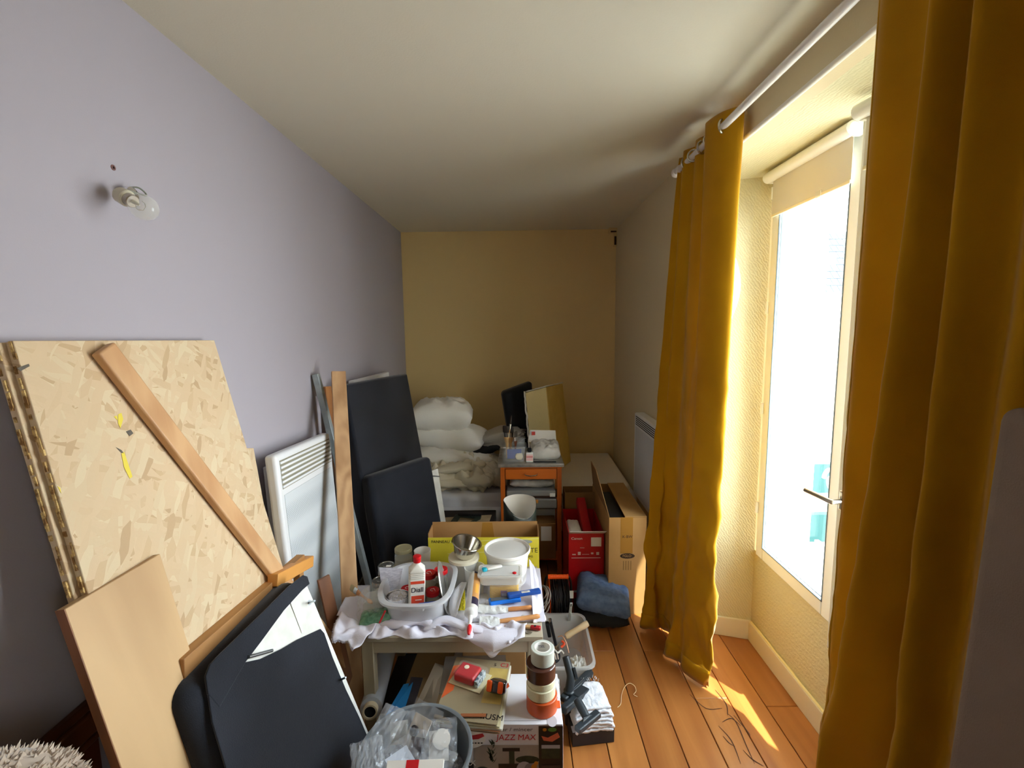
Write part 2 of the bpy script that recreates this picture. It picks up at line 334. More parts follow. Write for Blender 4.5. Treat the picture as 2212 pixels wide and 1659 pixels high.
def transl(m, f):
    n = m.node_tree.nodes; l = m.node_tree.links; b = n['Principled BSDF']; o = n['Material Output']
    t = n.new('ShaderNodeBsdfTranslucent'); mx = n.new('ShaderNodeMixShader'); mx.inputs[0].default_value = f
    if b.inputs['Base Color'].links: l.new(b.inputs['Base Color'].links[0].from_socket, t.inputs[0])
    else: t.inputs[0].default_value = b.inputs['Base Color'].default_value
    l.new(b.outputs[0], mx.inputs[1]); l.new(t.outputs[0], mx.inputs[2]); l.new(mx.outputs[0], o.inputs[0])
transl(m_curt, .15)
def curtain(label, top, bot, zt, zb, mid=None, pw=1, rings=(), hemside=True, wr_=.01, nsub=9):
    t = thing('curtain', label, 'curtain', (XRD, (top[0][1]+top[-1][1])/2, zb))
    A = catmull([(a, b, 0) for a, b in top], nsub); Bt = catmull([(a, b, 0) for a, b in bot], nsub); n_ = len(A)-1; nv = 70
    Mi = catmull([(a, b, 0) for a, b in mid], nsub) if mid else None
    def f(u, v):
        i = round(u*n_); s_ = v**pw
        p = A[i].lerp(Bt[i], s_) if not Mi else (A[i]*(1-s_)*(1-2*s_)+Mi[i]*4*s_*(1-s_)+Bt[i]*s_*(2*s_-1) if True else None)
        z = zt + (zb-zt)*v
        k = wr_*(v**2)
        return Vector((p.x + k*nz3((u*6, z*5, 0), 1.6, 1)+.3*k*nz3((u*20, z*18, 0), 1.5, 4), p.y + k*nz3((u*6, z*5, 3), 1.6, 2)+.3*k*nz3((u*20, z*20, 0), 1.5, 5), z + .006*nz3((u*10, 0, 0), 1.2, 3)*(v > .9)))
    mb = MB().grid(f, n_, nv); c = mb.build('cloth', m_curt, t, solid=.0022, ang=180)
    # doubled hem along the foot and a stitched side edge
    MB().grid(lambda u, v: f(u, 1-.035*v)+Vector((-.0016, -.0012, 0)), n_, 3).build('hem', m_curt, t, solid=.003, ang=180)
    if hemside is not None:
        MB().grid(lambda u, v: (lambda q: q+Vector((-.0018, -.0015, 0)))(f((1-.04*u) if hemside else .04*u, v)), 2, 90).build('side_hem', m_curt, t, solid=.003, ang=180)
    return t
ctf = curtain('far mustard yellow curtain gathered past the far side of the window',
        [(.775, 2.30), (.80, 2.27), (.765, 2.21), (.80, 2.15), (.775, 2.09), (.80, 2.03), (.835, 1.99), (.80, 1.965), (.75, 1.93), (.772, 1.83), (.83, 1.785), (.85, 1.85)],
        [(.66, 2.385), (.71, 2.36), (.75, 2.375), (.79, 2.34), (.80, 2.28), (.77, 2.22), (.74, 2.16), (.77, 2.10), (.79, 2.04), (.84, 1.965), (.865, 1.955), (.895, 2.06)],
        2.44, .012, wr_=.03, hemside=None, pw=.85)
ctn = curtain('near mustard yellow curtain hanging in deep folds at the right edge of the room',
        [(.84, 1.165), (.815, 1.11), (.845, 1.03), (.82, .96), (.745, .905), (.80, .875), (.87, .852), (.735, .81), (.80, .765), (.76, .70), (.86, .64), (.74, .56), (.85, .48), (.74, .40), (.84, .32), (.75, .24)],
        [(.84, 1.18), (.835, 1.172), (.845, 1.168), (.80, 1.16), (.75, 1.142), (.82, 1.08), (.88, 1.0), (.745, .885), (.82, .86), (.80, .81), (.86, .76), (.80, .70), (.86, .64), (.80, .58), (.86, .52), (.80, .46)],
        2.44, .012, wr_=.022, hemside=False, pw=1.8)
m_ring = mat('eyelet_metal', 'c8c4b8', .25, .8)
def eyelets(t, ys):
    for y, a in ys:
        MB().tube([Vector((XRD, y, ZRD)) + Matrix.Rotation(a, 3, 'Z') @ Vector((0.024*cos(k*pi/12), 0, .024*sin(k*pi/12))) for k in range(24)], .0045, 8, closed=True).build('eyelet', m_ring, t)
eyelets(ctf, [(1.838, .5), (1.955, -.4), (2.04, .4), (2.13, -.4), (2.22, .3)])
eyelets(ctn, [(1.05, .3), (.92, -.3), (.83, .3), (.77, -.3), (.68, .3)])
# silvery sheet hanging behind the far curtain
m_silver = mat('silver_lining', 'aeb8bc', .5, .1, col2='d6d4cc', nscale=7)
def fs(u, v):
    z = 2.28-1.9*v; ed = .925+.115*math.exp(-((z-1.84)/.24)**2)+.035*math.exp(-((z-1.04)/.2)**2); return Vector((.82+(ed-.82)*u, 2.13+.05*u+.02*sin(z*4), z))
tag(MB().grid(fs, 10, 60).build('insulating_sheet', m_silver, solid=.002, ang=180), 'grey silvery sheet peeking out from behind the far curtain', 'sheet')

# ------------------------------------------------------------------ outside
m_stone = mat('pale_stone', 'e9e4d6', .9, col2='d8d2c2', nscale=2, bump=.2, bscale=8); m_teal = mat('teal_paint', '0a3a38', .5); m_slate = mat('slate', '1c242c', .7)
og = struct('ground_street', MB().box((XW+.4, -6, -3.6), (14, 16, -3.5)), mat('asphalt', '8c8a86', .9))
nb = thing('neighbour_house', 'white stone house corner seen through the left part of the window glass', 'building', (3.4, 5.5, -3.5))
P1 = P(1772, 800, y=5.2)
MB().box((1.7, 5.2, -3.5), (P1.x, 7.5, 2.9)).box((1.7, 5.15, 2.3), (P1.x+.06, 5.2, 2.42)).build('wall', mat('white_render', 'f2f0e8', .9), nb, smooth=False)
MB().box((1.7, 5.25, 2.9), (P1.x-.25, 7.3, 6.5)).build('upper_wall', mat('grey_render', 'dfe4e2', .9, col2='c6ccc8', nscale=1.5), nb, smooth=False)
hb_ = thing('town_house', 'pale stone town house with slate roof and small-paned windows across the street', 'building', (7, 9.5, -3.5))
YF = 9.0
a = P(1788, 635, y=YF); b_ = P(1900, 1210, y=YF); x0h = 4.5; x1h = 10; zr = a.z
MB().box((x0h, YF, -3.5), (x1h, YF+3, zr-.05)).build('wall', m_stone, hb_, smooth=False)
MB().box((x0h, YF-.15, zr-.12), (x1h, YF+.2, zr+.02)).build('gutter', mat('zinc', '9aa2a4', .5), hb_, smooth=False)
cz = P(1800, 800, y=YF).z; MB().box((x0h, YF-.14, cz-.10), (x1h, YF, cz+.06)).box((x0h, YF-.08, cz-.2), (x1h, YF, cz-.1)).build('cornice', m_stone, hb_, smooth=False)
rt = P(1810, 530, y=YF+.6).z
rf = MB().prism([(x0h, YF-.05, zr+.02), (x1h, YF-.05, zr+.02), (x1h, YF+1.0, rt+.3), (x0h, YF+1.0, rt+.3)], (0, .1, -.05)).build('roof', m_slate, hb_, smooth=False)
sl = MB(); ns = 9
for r_ in range(ns):
    for c in range(14):
        f0 = r_/ns; f1 = (r_+1.15)/ns; xx = 5.6+c*.13+(.065 if r_ % 2 else 0)
        z0 = zr+.02+(rt+.3-zr)*f0; z1 = zr+.02+(rt+.3-zr)*f1; y0 = YF-.05+1.05*f0; y1 = YF-.05+1.05*f1
        sl.prism([(xx, y0-.022, z0), (xx+.122, y0-.022, z0), (xx+.122, y1-.01, z1), (xx, y1-.01, z1)], (0, .008, -.004))
tag(sl.build('slates', mat('slate_blue', '2c3842', .6), rf, smooth=False), kind='stuff')
for (u0, v0, u1, v1) in ((1818, 690, 1875, 765), (1803, 852, 1862, 955)):
    q0 = P(u0, v0, y=YF); q1 = P(u1, v1, y=YF); f = MB().box((q0.x-.09, YF-.03, q1.z-.09), (q1.x+.09, YF+.0, q0.z+.09)).build('window', m_stone, hb_, smooth=False)
    MB().box((q0.x, YF-.036, q1.z), (q1.x, YF-.031, q0.z)).build('pane', mat('far_glass', '2c3844', .2), f, smooth=False)
    mu = MB()
    for k in range(4): xx = q0.x+(q1.x-q0.x)*k/3; mu.box((xx-.02, YF-.06, q1.z), (xx+.02, YF-.037, q0.z))
    for k in range(5): zz = q1.z+(q0.z-q1.z)*k/4; mu.box((q0.x, YF-.055, zz-.018), (q1.x, YF-.0365, zz+.018))
    mu.build('glazing_bar', m_pvc, f, smooth=False)
q0 = P(1757, 1003, y=YF-.2); q1 = P(1860, 1170, y=YF-.2); zm = P(1790, 1065, y=YF-.2).z; zn = P(1790, 1112, y=YF-.2).z
sh = MB().box((q0.x, YF-.2, zm), (q1.x, YF-.05, q0.z)).box((q0.x-.1, YF-.2, q1.z), (q1.x, YF-.05, zn)).build('shop_front', m_teal, hb_, smooth=False)
MB().box((x0h, YF-.1, -3.5), (q0.x, YF-.01, q0.z+.1)).build('shop_pilaster', m_stone, hb_, smooth=False)
# balcony railing outside the window
br = thing('balcony_railing', 'white scrolled iron balcony railing outside the window', 'railing', (1.5, 1.7, .47)); XB_ = 1.51
m_iron = mat('white_iron', 'f2f2ee', .5)
MB().bar((XB_, 1.06, 1.03), (XB_, 2.26, 1.03), .03, .018).build('top_rail', m_iron, br); MB().bar((XB_, 1.06, .56), (XB_, 2.26, .56), .02, .014).build('bottom_rail', m_iron, br)
for k in range(7):
    yy = 1.16+k*.17; pts = []
    for j in range(40):
        a_ = j/39*2.6*pi; r_ = .066*(1-j/39*.72); pts.append((XB_, yy+r_*cos(a_)-.01, .90+r_*sin(a_)))
    MB().tube(pts, .010, 6).build('scroll', m_iron, br)
    MB().tube([(XB_, yy-.085, .56), (XB_, yy-.085, 1.03)], .006, 6).build('baluster', m_iron, br)

# ------------------------------------------------------------------ radiator on the right wall
m_rad = mat('radiator_white', 'e6e8ea', .4); m_dk = mat('slot_dark', '3a3834', .8); m_slotw = mat('slot_shade', '8f8b78', .7)
rd = thing('wall_radiator', 'white electric panel radiator on the right wall half behind the far curtain', 'radiator', (.83, 2.8, .5))
MB().box((.80, 2.42, .50), (XR, 3.14, 1.075)).build('casing', m_rad, rd, bevel=.012, seg=3)
gm = MB()
for k in range(5): gm.box((.7985, 2.44, 1.0+k*.013), (.80, 3.10, 1.006+k*.013))
gm.build('grille_slot', m_dk, rd, smooth=False); MB().box((.7975, 2.5, .53), (.80, 3.10, .985)).build('front_panel', mat('radiator_front', 'c9cdd2', .5), rd, bevel=.002)

# ------------------------------------------------------------------ left wall: bulb and plug
m_porc = mat('lampholder_white', 'cfc9b4', .5); m_bulbg = mat('bulb_glass', 'f0f2ea', .05, alpha=.28, coat=1)
L0 = P(262, 422, x=XL); wl_ = thing('wall_lamp', 'bare clear bulb in a white holder on the lilac wall', 'lamp', L0)
bd_ = (P(318, 452, x=XL+.115) - P(268, 425, x=XL+.045)).normalized(); b0 = P(268, 425, x=XL+.045)
MB().lathe([(0, 0), (.016, 0), (.02, .006), (.02, .03), (.012, .038), (0, .04)], 24, axisM(L0, (1, 0, 0)), cap=False).build('wall_cup', m_chrome, wl_)
MB().lathe([(.0, -.02), (.014, -.02), (.019, -.012), (.020, .012), (.017, .016), (0, .016)], 24, axisM(b0, bd_), cap=False).build('holder', m_porc, wl_)
MB().lathe([(.0155, .012), (.0155, .03), (.0135, .032)], 24, axisM(b0, bd_)).build('screw_base', m_steel, wl_)
MB().lathe([(.013, .030), (.017, .036), (.026, .050), (.0305, .066), (.0285, .083), (.018, .097), (.006, .102), (0, .1025)], 32, axisM(b0, bd_), cap=False).build('glass', m_bulbg, wl_, ang=180)
MB().lathe([(.005, .03), (.004, .045), (.0015, .055)], 10, axisM(b0, bd_)).build('stem', m_porc, wl_)
pm = axisM(b0, bd_); MB().tube([pm @ Vector((.012*sin(k), .012*cos(k), .058+.002*cos(3*k))) for k in (0, .8, 1.6, 2.4, 3.2, 4, 4.8)], .0008, 6).build('filament', m_steel, wl_)
MB().tube(catmull([L0+Vector((.01, .0, .018)), L0+Vector((.035, .014, .022)), L0+Vector((.05, .018, .004)), b0+Vector((.012, .0, .014))], 6), .0022, 8).build('wire', mat('grey_wire', '8c9184', .5), wl_)
q = P(244, 362, x=XL); tag(MB().lathe([(.0068, 0), (.0068, .0015), (.003, .002), (.0022, -.006)], 16, axisM(q, (1, 0, 0))).build('wall_plug', mat('plug_brown', '6b4a46', .7)), 'small brown plastic wall plug above the bare bulb', 'wall plug')

# ------------------------------------------------------------------ boards leaning on the left wall
def osb():
    m = mat('osb', 'd9bd84', .75, bump=.12, bscale=120); n = m.node_tree.nodes; l = m.node_tree.links; b = n['Principled BSDF']
    tcn = [x for x in n if x.type == 'TEX_COORD'][0]; last = None
    for i, (rot, st) in enumerate((((.35, 0, 0), (6, 7, 26)), ((1.5, 0, 0), (6, 6, 30)), ((2.3, 0, 0), (6, 8, 28)), ((-.45, 0, 0), (6, 7, 34)), ((.95, 0, 0), (6, 9, 30)))):
        mp = n.new('ShaderNodeMapping'); mp.vector_type = 'TEXTURE'; mp.inputs['Rotation'].default_value = rot; mp.inputs['Scale'].default_value = tuple(1/q for q in st)
        v_ = n.new('ShaderNodeTexVoronoi'); v_.inputs['Scale'].default_value = 1.9; v_.inputs['Randomness'].default_value = 1
        nz = n.new('ShaderNodeTexNoise'); nz.inputs['Scale'].default_value = 10; vm = n.new('ShaderNodeVectorMath'); vm.operation = 'MULTIPLY_ADD'; vm.inputs[1].default_value = (.03, .03, .03)
        l.new(tcn.outputs['Object'], nz.inputs[0]); l.new(nz.outputs['Color'], vm.inputs[0]); l.new(tcn.outputs['Object'], vm.inputs[2]); l.new(vm.outputs[0], mp.inputs[0])
        l.new(mp.outputs[0], v_.inputs[0]); sp = n.new('ShaderNodeSeparateColor'); l.new(v_.outputs['Color'], sp.inputs[0])
        if last is None: last = (sp.outputs[0], v_)
        else:
            mx = n.new('ShaderNodeMix'); mx.data_type = 'FLOAT'; gt = n.new('ShaderNodeMath'); gt.operation = 'GREATER_THAN'; gt.inputs[1].default_value = .5
            l.new(sp.outputs[1], gt.inputs[0]); l.new(gt.outputs[0], mx.inputs[0]); l.new(last[0], mx.inputs[2]); l.new(sp.outputs[0], mx.inputs[3]); last = (mx.outputs[0], v_)
    r = n.new('ShaderNodeValToRGB'); l.new(last[0], r.inputs[0]); e = r.color_ramp.elements
    e[0].position = 0; e[0].color = hexc('b89c78'); e[1].position = 1; e[1].color = hexc('d4c2a0')
    for p_, c_ in ((.12, 'c4a984'), (.3, 'd0b896'), (.6, 'ccb390'), (.8, 'cfba98')): q = e.new(p_); q.color = hexc(c_)
    l.new(r.outputs[0], b.inputs['Base Color']); return m
m_osb = osb(); m_osbe = mat('osb_edge', '8a6434', .85, col2='d8b878', nscale=60, bump=.6, bscale=200, contrast=(.42, .55))
m_pt_y = mat('yellow_paint_mark', 'e0cc4a', .7); m_pt_g = mat('grey_paint_mark', '5e584e', .7)
def face(c, inset=0): 
    c = [Vector(p) for p in c]; n = (c[1]-c[0]).cross(c[2]-c[0]).normalized()
    return -n if n.dot(Vector((0, 0, CAMH))-c[0]) < 0 else n
def osb_board(label, c, loc, edge=True):
    t = thing('osb_board', label, 'board', loc, 'chipboard sheets leaning on the lilac wall'); n = face(c)
    slab(c, .016, 'sheet', m_osb, t, smooth=False, bevel=.001, seg=1)
    if edge:  # rough chipped left edge
        a, d = Vector(c[0]), Vector(c[3]); e = MB(); out = (Vector(c[0])-Vector(c[1])).normalized()
        random.seed(3)
        for i in range(70):
            f0 = i/70; w_ = random.uniform(.3, 1)*.004; p = a.lerp(d, f0); q = a.lerp(d, f0+random.uniform(.006, .02)); off = -n*random.uniform(.0, .008)
            e.prism([p+off, q+off, q+off+out*w_, p+off+out*w_], -n*random.uniform(.003, .007))
        tag(e.build('edge_chips', m_osbe, t, smooth=False), kind='stuff')
    return t, n
TL = P(28, 736, x=-.962); TR = P(463, 735, x=-.962); nb_ = (0, 0, 0)
OB = [TL, TR, V(-.655, TR.y+.03, .0), V(-.70, TL.y+.02, .0)]
q3 = PP(190, 1280, OB[0], face(OB)); t3 = TL+(q3-TL)*((TL.z)/(TL.z-q3.z)); q4 = PP(607, 1210, OB[0], face(OB)); t4 = TR+(q4-TR)*(TR.z/(TR.z-q4.z))
OB = [TL, TR, t4, t3]
ot, on = osb_board('pale chipboard sheet with yellow paint specks, front one of the leaning stack', OB, (t3+t4)/2)
sh_ = lambda c, d, s_: [Vector(p)+d*s_ for p in c]
ydir = (TR-TL).normalized()
osb_board('second chipboard sheet showing only its chipped left edge behind the front one', sh_(sh_(OB, on, -.0172), ydir, -.012), (t3+t4)/2-on*.02)
u0 = P(548, 968, x=-.965); B3 = [P(300, 968, x=-.965), u0, V(-.86, u0.y+.03, .0), V(-.86, P(300, 968, x=-.965).y, .0)]
osb_board('shorter chipboard offcut peeking out right of the big sheets beside the white heater', B3, (-.86, 1.4, 0), edge=False)
def blob(px, m, name, n=9, seed=0):
    """small paint mark lying on the sheet: polygon of pixels projected onto it"""
    pts = [PP(u, v, OB[0]+on*.0006, on) for u, v in px]; return MB().prism(pts, on*.0004).build(name, m, ot, smooth=False)
for px, m in (([(255,895),(262,892),(266,905),(260,925),(255,915)], m_pt_y), ([(262,980),(268,976),(276,1000),(286,1030),(280,1034),(268,1010)], m_pt_y), ([(272,932),(282,928),(288,936),(280,942)], m_pt_g), ([(250,966),(262,972),(268,980),(262,978)], m_pt_g), ([(36,795),(62,786),(64,791),(44,802)], m_pt_g), ([(246,900),(252,898),(254,908)], m_pt_y), ([(124,1050),(130,1054),(132,1066)], m_pt_y)):
    blob(px, m, 'paint_mark')
m_oak = wood('oak', 'b98a5e', 'd0a678', 'z', 16, .06, .5); m_beech = wood('light_beech', 'b39066', 'd0ae80', 'z', 5, .16, .5, dist=9)
m_pinew = wood('rough_pine', '96693c', 'bb8a52', 'y', 12, .08, .6); m_orange = wood('orange_pine', 'c07a34', 'd99a4e', 'y', 10, .08, .5)
# diagonal oak batten lying over the front sheet
a = PP(222, 752, OB[0]+on*.014, on); b = PP(592, 1232, OB[0]+on*.014, on); e_ = a+(b-a)*((a.z-.02)/(a.z-b.z))
MBt = MB().bar(a, e_, .056, .022, up=on)
tag(MBt.build('wooden_batten', m_oak, bevel=.005, seg=3), 'reddish oak batten leaning diagonally across the chipboard sheet', 'batten')
# veneered panel at the lower left
c0 = P(140, 1316, x=-.862); c1 = P(346, 1196, x=-.85); c2 = P(412, 1378, y=1.045); c3 = P(262, 1659, y=c0.y)
vp = [c0, c1, c1+(c2-c1)*(c1.z/(c1.z-c2.z)), c0+(c3-c0)*(c0.z/(c0.z-c3.z))]
vp[2].y = c1.y+.01
pt = thing('veneered_panel', 'light beech veneered panel leaning at the lower left in front of the chipboard', 'panel', (vp[2]+vp[3])/2)
slab(vp, .020, 'board', m_beech, pt, bevel=.0015)
vn = face(vp); oe = (vp[0]-vp[1]).normalized()
MB().prism([vp[0]+oe*.0015, vp[3]+oe*.0015, vp[3], vp[0]], -vn*.020).build('edge_band', wood('dark_edge_band', '6e4122', '8a5630', 'z', 10, .1), pt, smooth=False)
# two frame rails behind the dark cushion and a stub of batten
def stick(label, a, b, w_, t_, m, up=(0, 0, 1), name='wooden_batten', **k):
    return tag(MB().bar(a, b, w_, t_, up).build(name, m, bevel=.003, **k), label, 'batten')
fr = thing('pine_stand', 'narrow pine frame rail on two legs standing behind the big dark cushion', 'frame', (-.8, 1.2, 0))
ra, rb = P(385, 1447, x=-.805), P(650, 1212, x=-.805)
MB().bar(ra, rb, .03, .05, (0, 0, 1)).build('rail', m_pinew, fr, bevel=.002)
for p in (ra.lerp(rb, .04), ra.lerp(rb, .96)): MB().bar(p-V(0, 0, .026), (p.x+.0, p.y, 0), .026, .03, (0, 1, 0)).build('leg', m_pinew, fr, bevel=.002)
p = P(533, 1212, x=-.85); stick('short pine stub standing between the diagonal batten and the frame rail', p, (p.x+.0, p.y, .0), .022, .030, m_pinew, (0, 1, 0))
p0, p1 = P(604, 1246, x=-.79), P(668, 1212, x=-.79)
ob_ = stick('orange pine block sticking out above the big dark cushion', p1, p0+(p0-p1)*.2, .035, .04, m_orange)

# ------------------------------------------------------------------ upholstered pieces
m_blk = mat('charcoal_fabric', '1c1e24', .92, bump=.25, bscale=500, sheen=.35, col2='2a2d35', nscale=3, spec=.2)
m_wpaint = mat('white_painted_wood', 'd8d8d0', .6, col2='e6e6e0', nscale=20)
m_zinc = mat('zinc_bolt', 'b4bcc0', .3, 1)
def bolt(p, d, L, parent, r=.0035):
    p = Vector(p); d = Vector(d).normalized()
    return MB().lathe([(r, 0), (r, L-.006), (r*.8, L)], 10, axisM(p, d)).lathe([(r*2.2, -.004), (r*2.4, .001), (r*2.2, .003)], 12, axisM(p, d)).build('bolt', m_zinc, parent)
A = P(657, 1245, z=.85); D = P(452, 1448, z=.85); n0 = (D-A).normalized()
Bq = V(-.435, A.y, .0); Cq = V(-.46, D.y, .0)
cs = [D, A, Bq, Cq]; cn = face(cs)
cu = thing('upholstered_panel', 'big dark fabric cushion panel in the foreground with torn cover showing white board', 'cushion', (Bq+Cq)/2)
out = V(-1, 0, -.1)
slab([cs[0].lerp(cs[1], .06)-V(0, 0, .02), cs[1]-V(0, 0, .004), cs[2], cs[3].lerp(cs[2], .06)], .014, 'board', m_wpaint, cu, bevel=.003)
# padded body behind the board, bulging past its top and near side
cb = [p-cn*.014 for p in cs]; g = [p-cn*.002 for p in (cb[0]+V(0, -.075, .012), cb[1]+V(0, .0, .012), cb[2], cb[3]+V(0, -.075, 0))]
slab(g, .15, 'padding', m_blk, cu, bevel=.045, seg=6)
def onf(px, s_=0): return [PP(u, v, cs[0]+cn*s_, cn) for u, v in px]
def flap(px, name, th=.004, **k):
    pts = onf(px, .0005); return MB().prism(pts, cn*th).build(name, m_blk, cu, bevel=.0018, seg=2, smooth=False, **k)
flap([(440,1462),(450,1436),(470,1415),(560,1328),(620,1268),(652,1243),(661,1246),(666,1262),(650,1276),(610,1320),(560,1388),(527,1431),(470,1530),(445,1500)], 'cover_flap', .006)
flap([(445,1490),(527,1431),(560,1424),(606,1402),(640,1382),(690,1359),(698,1368),(716,1420),(745,1490),(775,1552),(800,1612),(850,1740),(900,1900),(640,2100),(520,1780),(455,1560)], 'cover_lower', .005)
bolt(PP(668, 1302, cs[0], cn), (P(702, 1290, x=-.60)-PP(668, 1302, cs[0], cn)), .05, cu)
bolt(PP(736, 1468, cs[0], cn), (P(765, 1456, x=-.53)-PP(736, 1468, cs[0], cn)), .045, cu)
q0, q1 = onf([(537, 1419), (588, 1405)], .009); MB().tube([q0, q1], .0045, 10).build('bolt', m_zinc, cu)
MB().prism(onf([(627,1301),(630,1301),(655,1366),(652,1368)], .0006), cn*.0012).build('glue_line', mat('glue', 'f4f4f0', .4), cu, smooth=False)

# tall cushion and the piece before it
a = P(745, 831, x=-.885); b = P(880, 806, y=3.04)
tl = [a, b, V(b.x+.20, b.y, .0), V(a.x+.17, a.y, .0)]
tc_ = thing('upholstered_panel', 'tall dark fabric cushion panel standing in front of the bed, highest of the three', 'cushion', (tl[2]+tl[3])/2)
slab(tl, .085, 'padding', m_blk, tc_, bevel=.014, seg=4)
a = P(797, 1030, z=.90)+V(.0, 0, 0); b = P(932, 985, z=.90)
bd2 = V(b.x-.27*0, b.y, 0)
nn = V((b-a).y, -(b-a).x, 0).normalized()
tl2 = [a, b, V(b.x, b.y, 0)+nn*.17, V(a.x, a.y, 0)+nn*.17]
c2_ = thing('upholstered_panel', 'shorter dark rounded cushion panel behind the glass jars, white board on its right edge', 'cushion', (tl2[2]+tl2[3])/2)
slab(tl2, .10, 'padding', m_blk, c2_, bevel=.028, seg=5)
fn = face(tl2); q = [PP(u, v, tl2[0]-fn*.03, fn) for u, v in ((925, 990), (946, 1012), (968, 1160), (940, 1160))]
w0, w1 = q[1], q[2]; dn = w0+(w1-w0)*(w0.z/(w0.z-w1.z)); iw = (a-b).normalized()*.10
MB().prism([w0, dn, dn+iw, w0+iw], -fn*.014).build('board', m_wpaint, c2_, bevel=.002)
bolt(PP(930, 1028, tl2[0]-fn*.03, fn), V(.9, -.2, 0), .06, c2_)
p1 = P(958, 982, y=b.y+.02); p0 = P(925, 990, y=b.y+.05)
# white radiator panel lying behind the tall one
wp = [P(755, 822, x=-.975), P(832, 803, x=-.975), V(-.88, 2.99, .3), V(-.88, 2.2, .3)]
wt0, wt1 = wp[0], wp[1]
whp = thing('white_heater', 'white heater casing leaning behind the tallest dark cushion, only its top showing', 'radiator', (-.93, 2.6, 0))
slab([V(-.945, wt0.y, wt0.z), V(-.945, wt1.y, wt1.z), V(-.90, min(wt1.y, 3.15), 0), V(-.90, wt0.y, 0)], .04, 'casing', m_rad, whp, bevel=.008, seg=3)

# white heater with grille
fa = P(594, 984, x=-.9); fb = P(704, 938, x=-.9); fb = P(712, 934, x=-.9)
fc = PP(733, 1287, fb, (1, 0, .08)); fd = V(fa.x+.07, fa.y, 0)
hq = [fa, fb, V(fb.x+.055, fb.y, 0), V(fa.x+.055, fa.y, 0)]; hn = face(hq)
ht = thing('panel_heater', 'white electric panel heater with slotted top grille leaning on the lilac wall', 'radiator', (hq[2]+hq[3])/2)
slab(hq, .045, 'casing', m_rad, ht, bevel=.014, seg=4)
hb2 = [p-hn*.045 for p in hq]; hb2[0] = hb2[0]+V(0, .03, -.05); hb2[1] = hb2[1]+V(0, -.03, -.05); slab(hb2, .022, 'back_box', mat('heater_back', 'c2c4ca', .5), ht, bevel=.004)
def hp(u, v, s_=0): return hq[0]+(hq[1]-hq[0])*u + (hq[3]-hq[0])*v + hn*s_
def hquad(u0, v0, u1, v1, s_, th, name, m, **k): return MB().prism([hp(u0, v0, s_), hp(u1, v0, s_), hp(u1, v1, s_), hp(u0, v1, s_)], hn*th).build(name, m, ht, **k)
hquad(.05, .022, .97, .115, .0002, .0006, 'grille_recess', m_slotw, smooth=False)
for k in range(6):
    v0 = .026+k*.0155; MB().prism([hp(.05, v0, .0006), hp(.97, v0, .0006), hp(.97, v0+.008, .0006), hp(.05, v0+.008, .0006)], hn*.004).build('grille_bar', m_rad, ht, bevel=.001)
mpf = mat('heater_mesh', 'a9b1b6', .6); n = mpf.node_tree.nodes; l = mpf.node_tree.links
tcn = [x for x in n if x.type == 'TEX_COORD'][0]; v_ = n.new('ShaderNodeTexVoronoi'); v_.inputs['Scale'].default_value = 150; v_.inputs['Randomness'].default_value = 0
l.new(tcn.outputs['Object'], v_.inputs[0]); r = n.new('ShaderNodeValToRGB'); l.new(v_.outputs['Distance'], r.inputs[0]); r.color_ramp.elements[0].position = .28; r.color_ramp.elements[0].color = hexc('9aa3a8'); r.color_ramp.elements[1].position = .42; r.color_ramp.elements[1].color = hexc('d4dade'); l.new(r.outputs[0], n['Principled BSDF'].inputs['Base Color'])
hquad(.06, .135, .955, .95, .0004, .0016, 'front_mesh', mpf, smooth=False)

# long pieces between heater and tall cushion
_pa = P(731, 803, x=-.875); _pb = P(682, 808, x=-.978)
stick('grey painted metal rail leaning beside the white heater, thinnest of the long pieces', _pb, _pb+(P(790, 1235, y=2.24)-_pb)*(_pb.z/(_pb.z-P(790, 1235, y=2.24).z)), .03, .03, mat('grey_metal', '8f989a', .5, .3, col2='a9b2b2', nscale=14), (1, 0, .3), name='metal_rail')
m_walnut = wood('figured_oak', 'a37a52', 'cfa77c', 'z', 11, .22, .5, dist=14)
stick('tall oak plank with swirling grain standing in front of the dark cushions', _pa, _pa+(P(757, 1320, y=1.80)-_pa)*(_pa.z/(_pa.z-P(757, 1320, y=1.80).z)), .066, .022, m_walnut, (.5, -1, .4), name='oak_plank')
stick('narrow reddish wooden lath half hidden between the grey rail and the oak plank', P(706, 835, x=-.972), V(-.80, 2.17, .0), .05, .02, wood('red_oak', '8e5a34', 'b07a4a', 'z', 14, .08), (1, -.2, .2))
p = P(698, 1247, y=1.70); stick('dark brown wooden slat standing against the foot of the white heater', p, V(p.x+.13, p.y-.04, .0), .05, .012, wood('brown_slat', '6e452c', '8a5a3c', 'z', 14, .08), (1, -.8, .3))
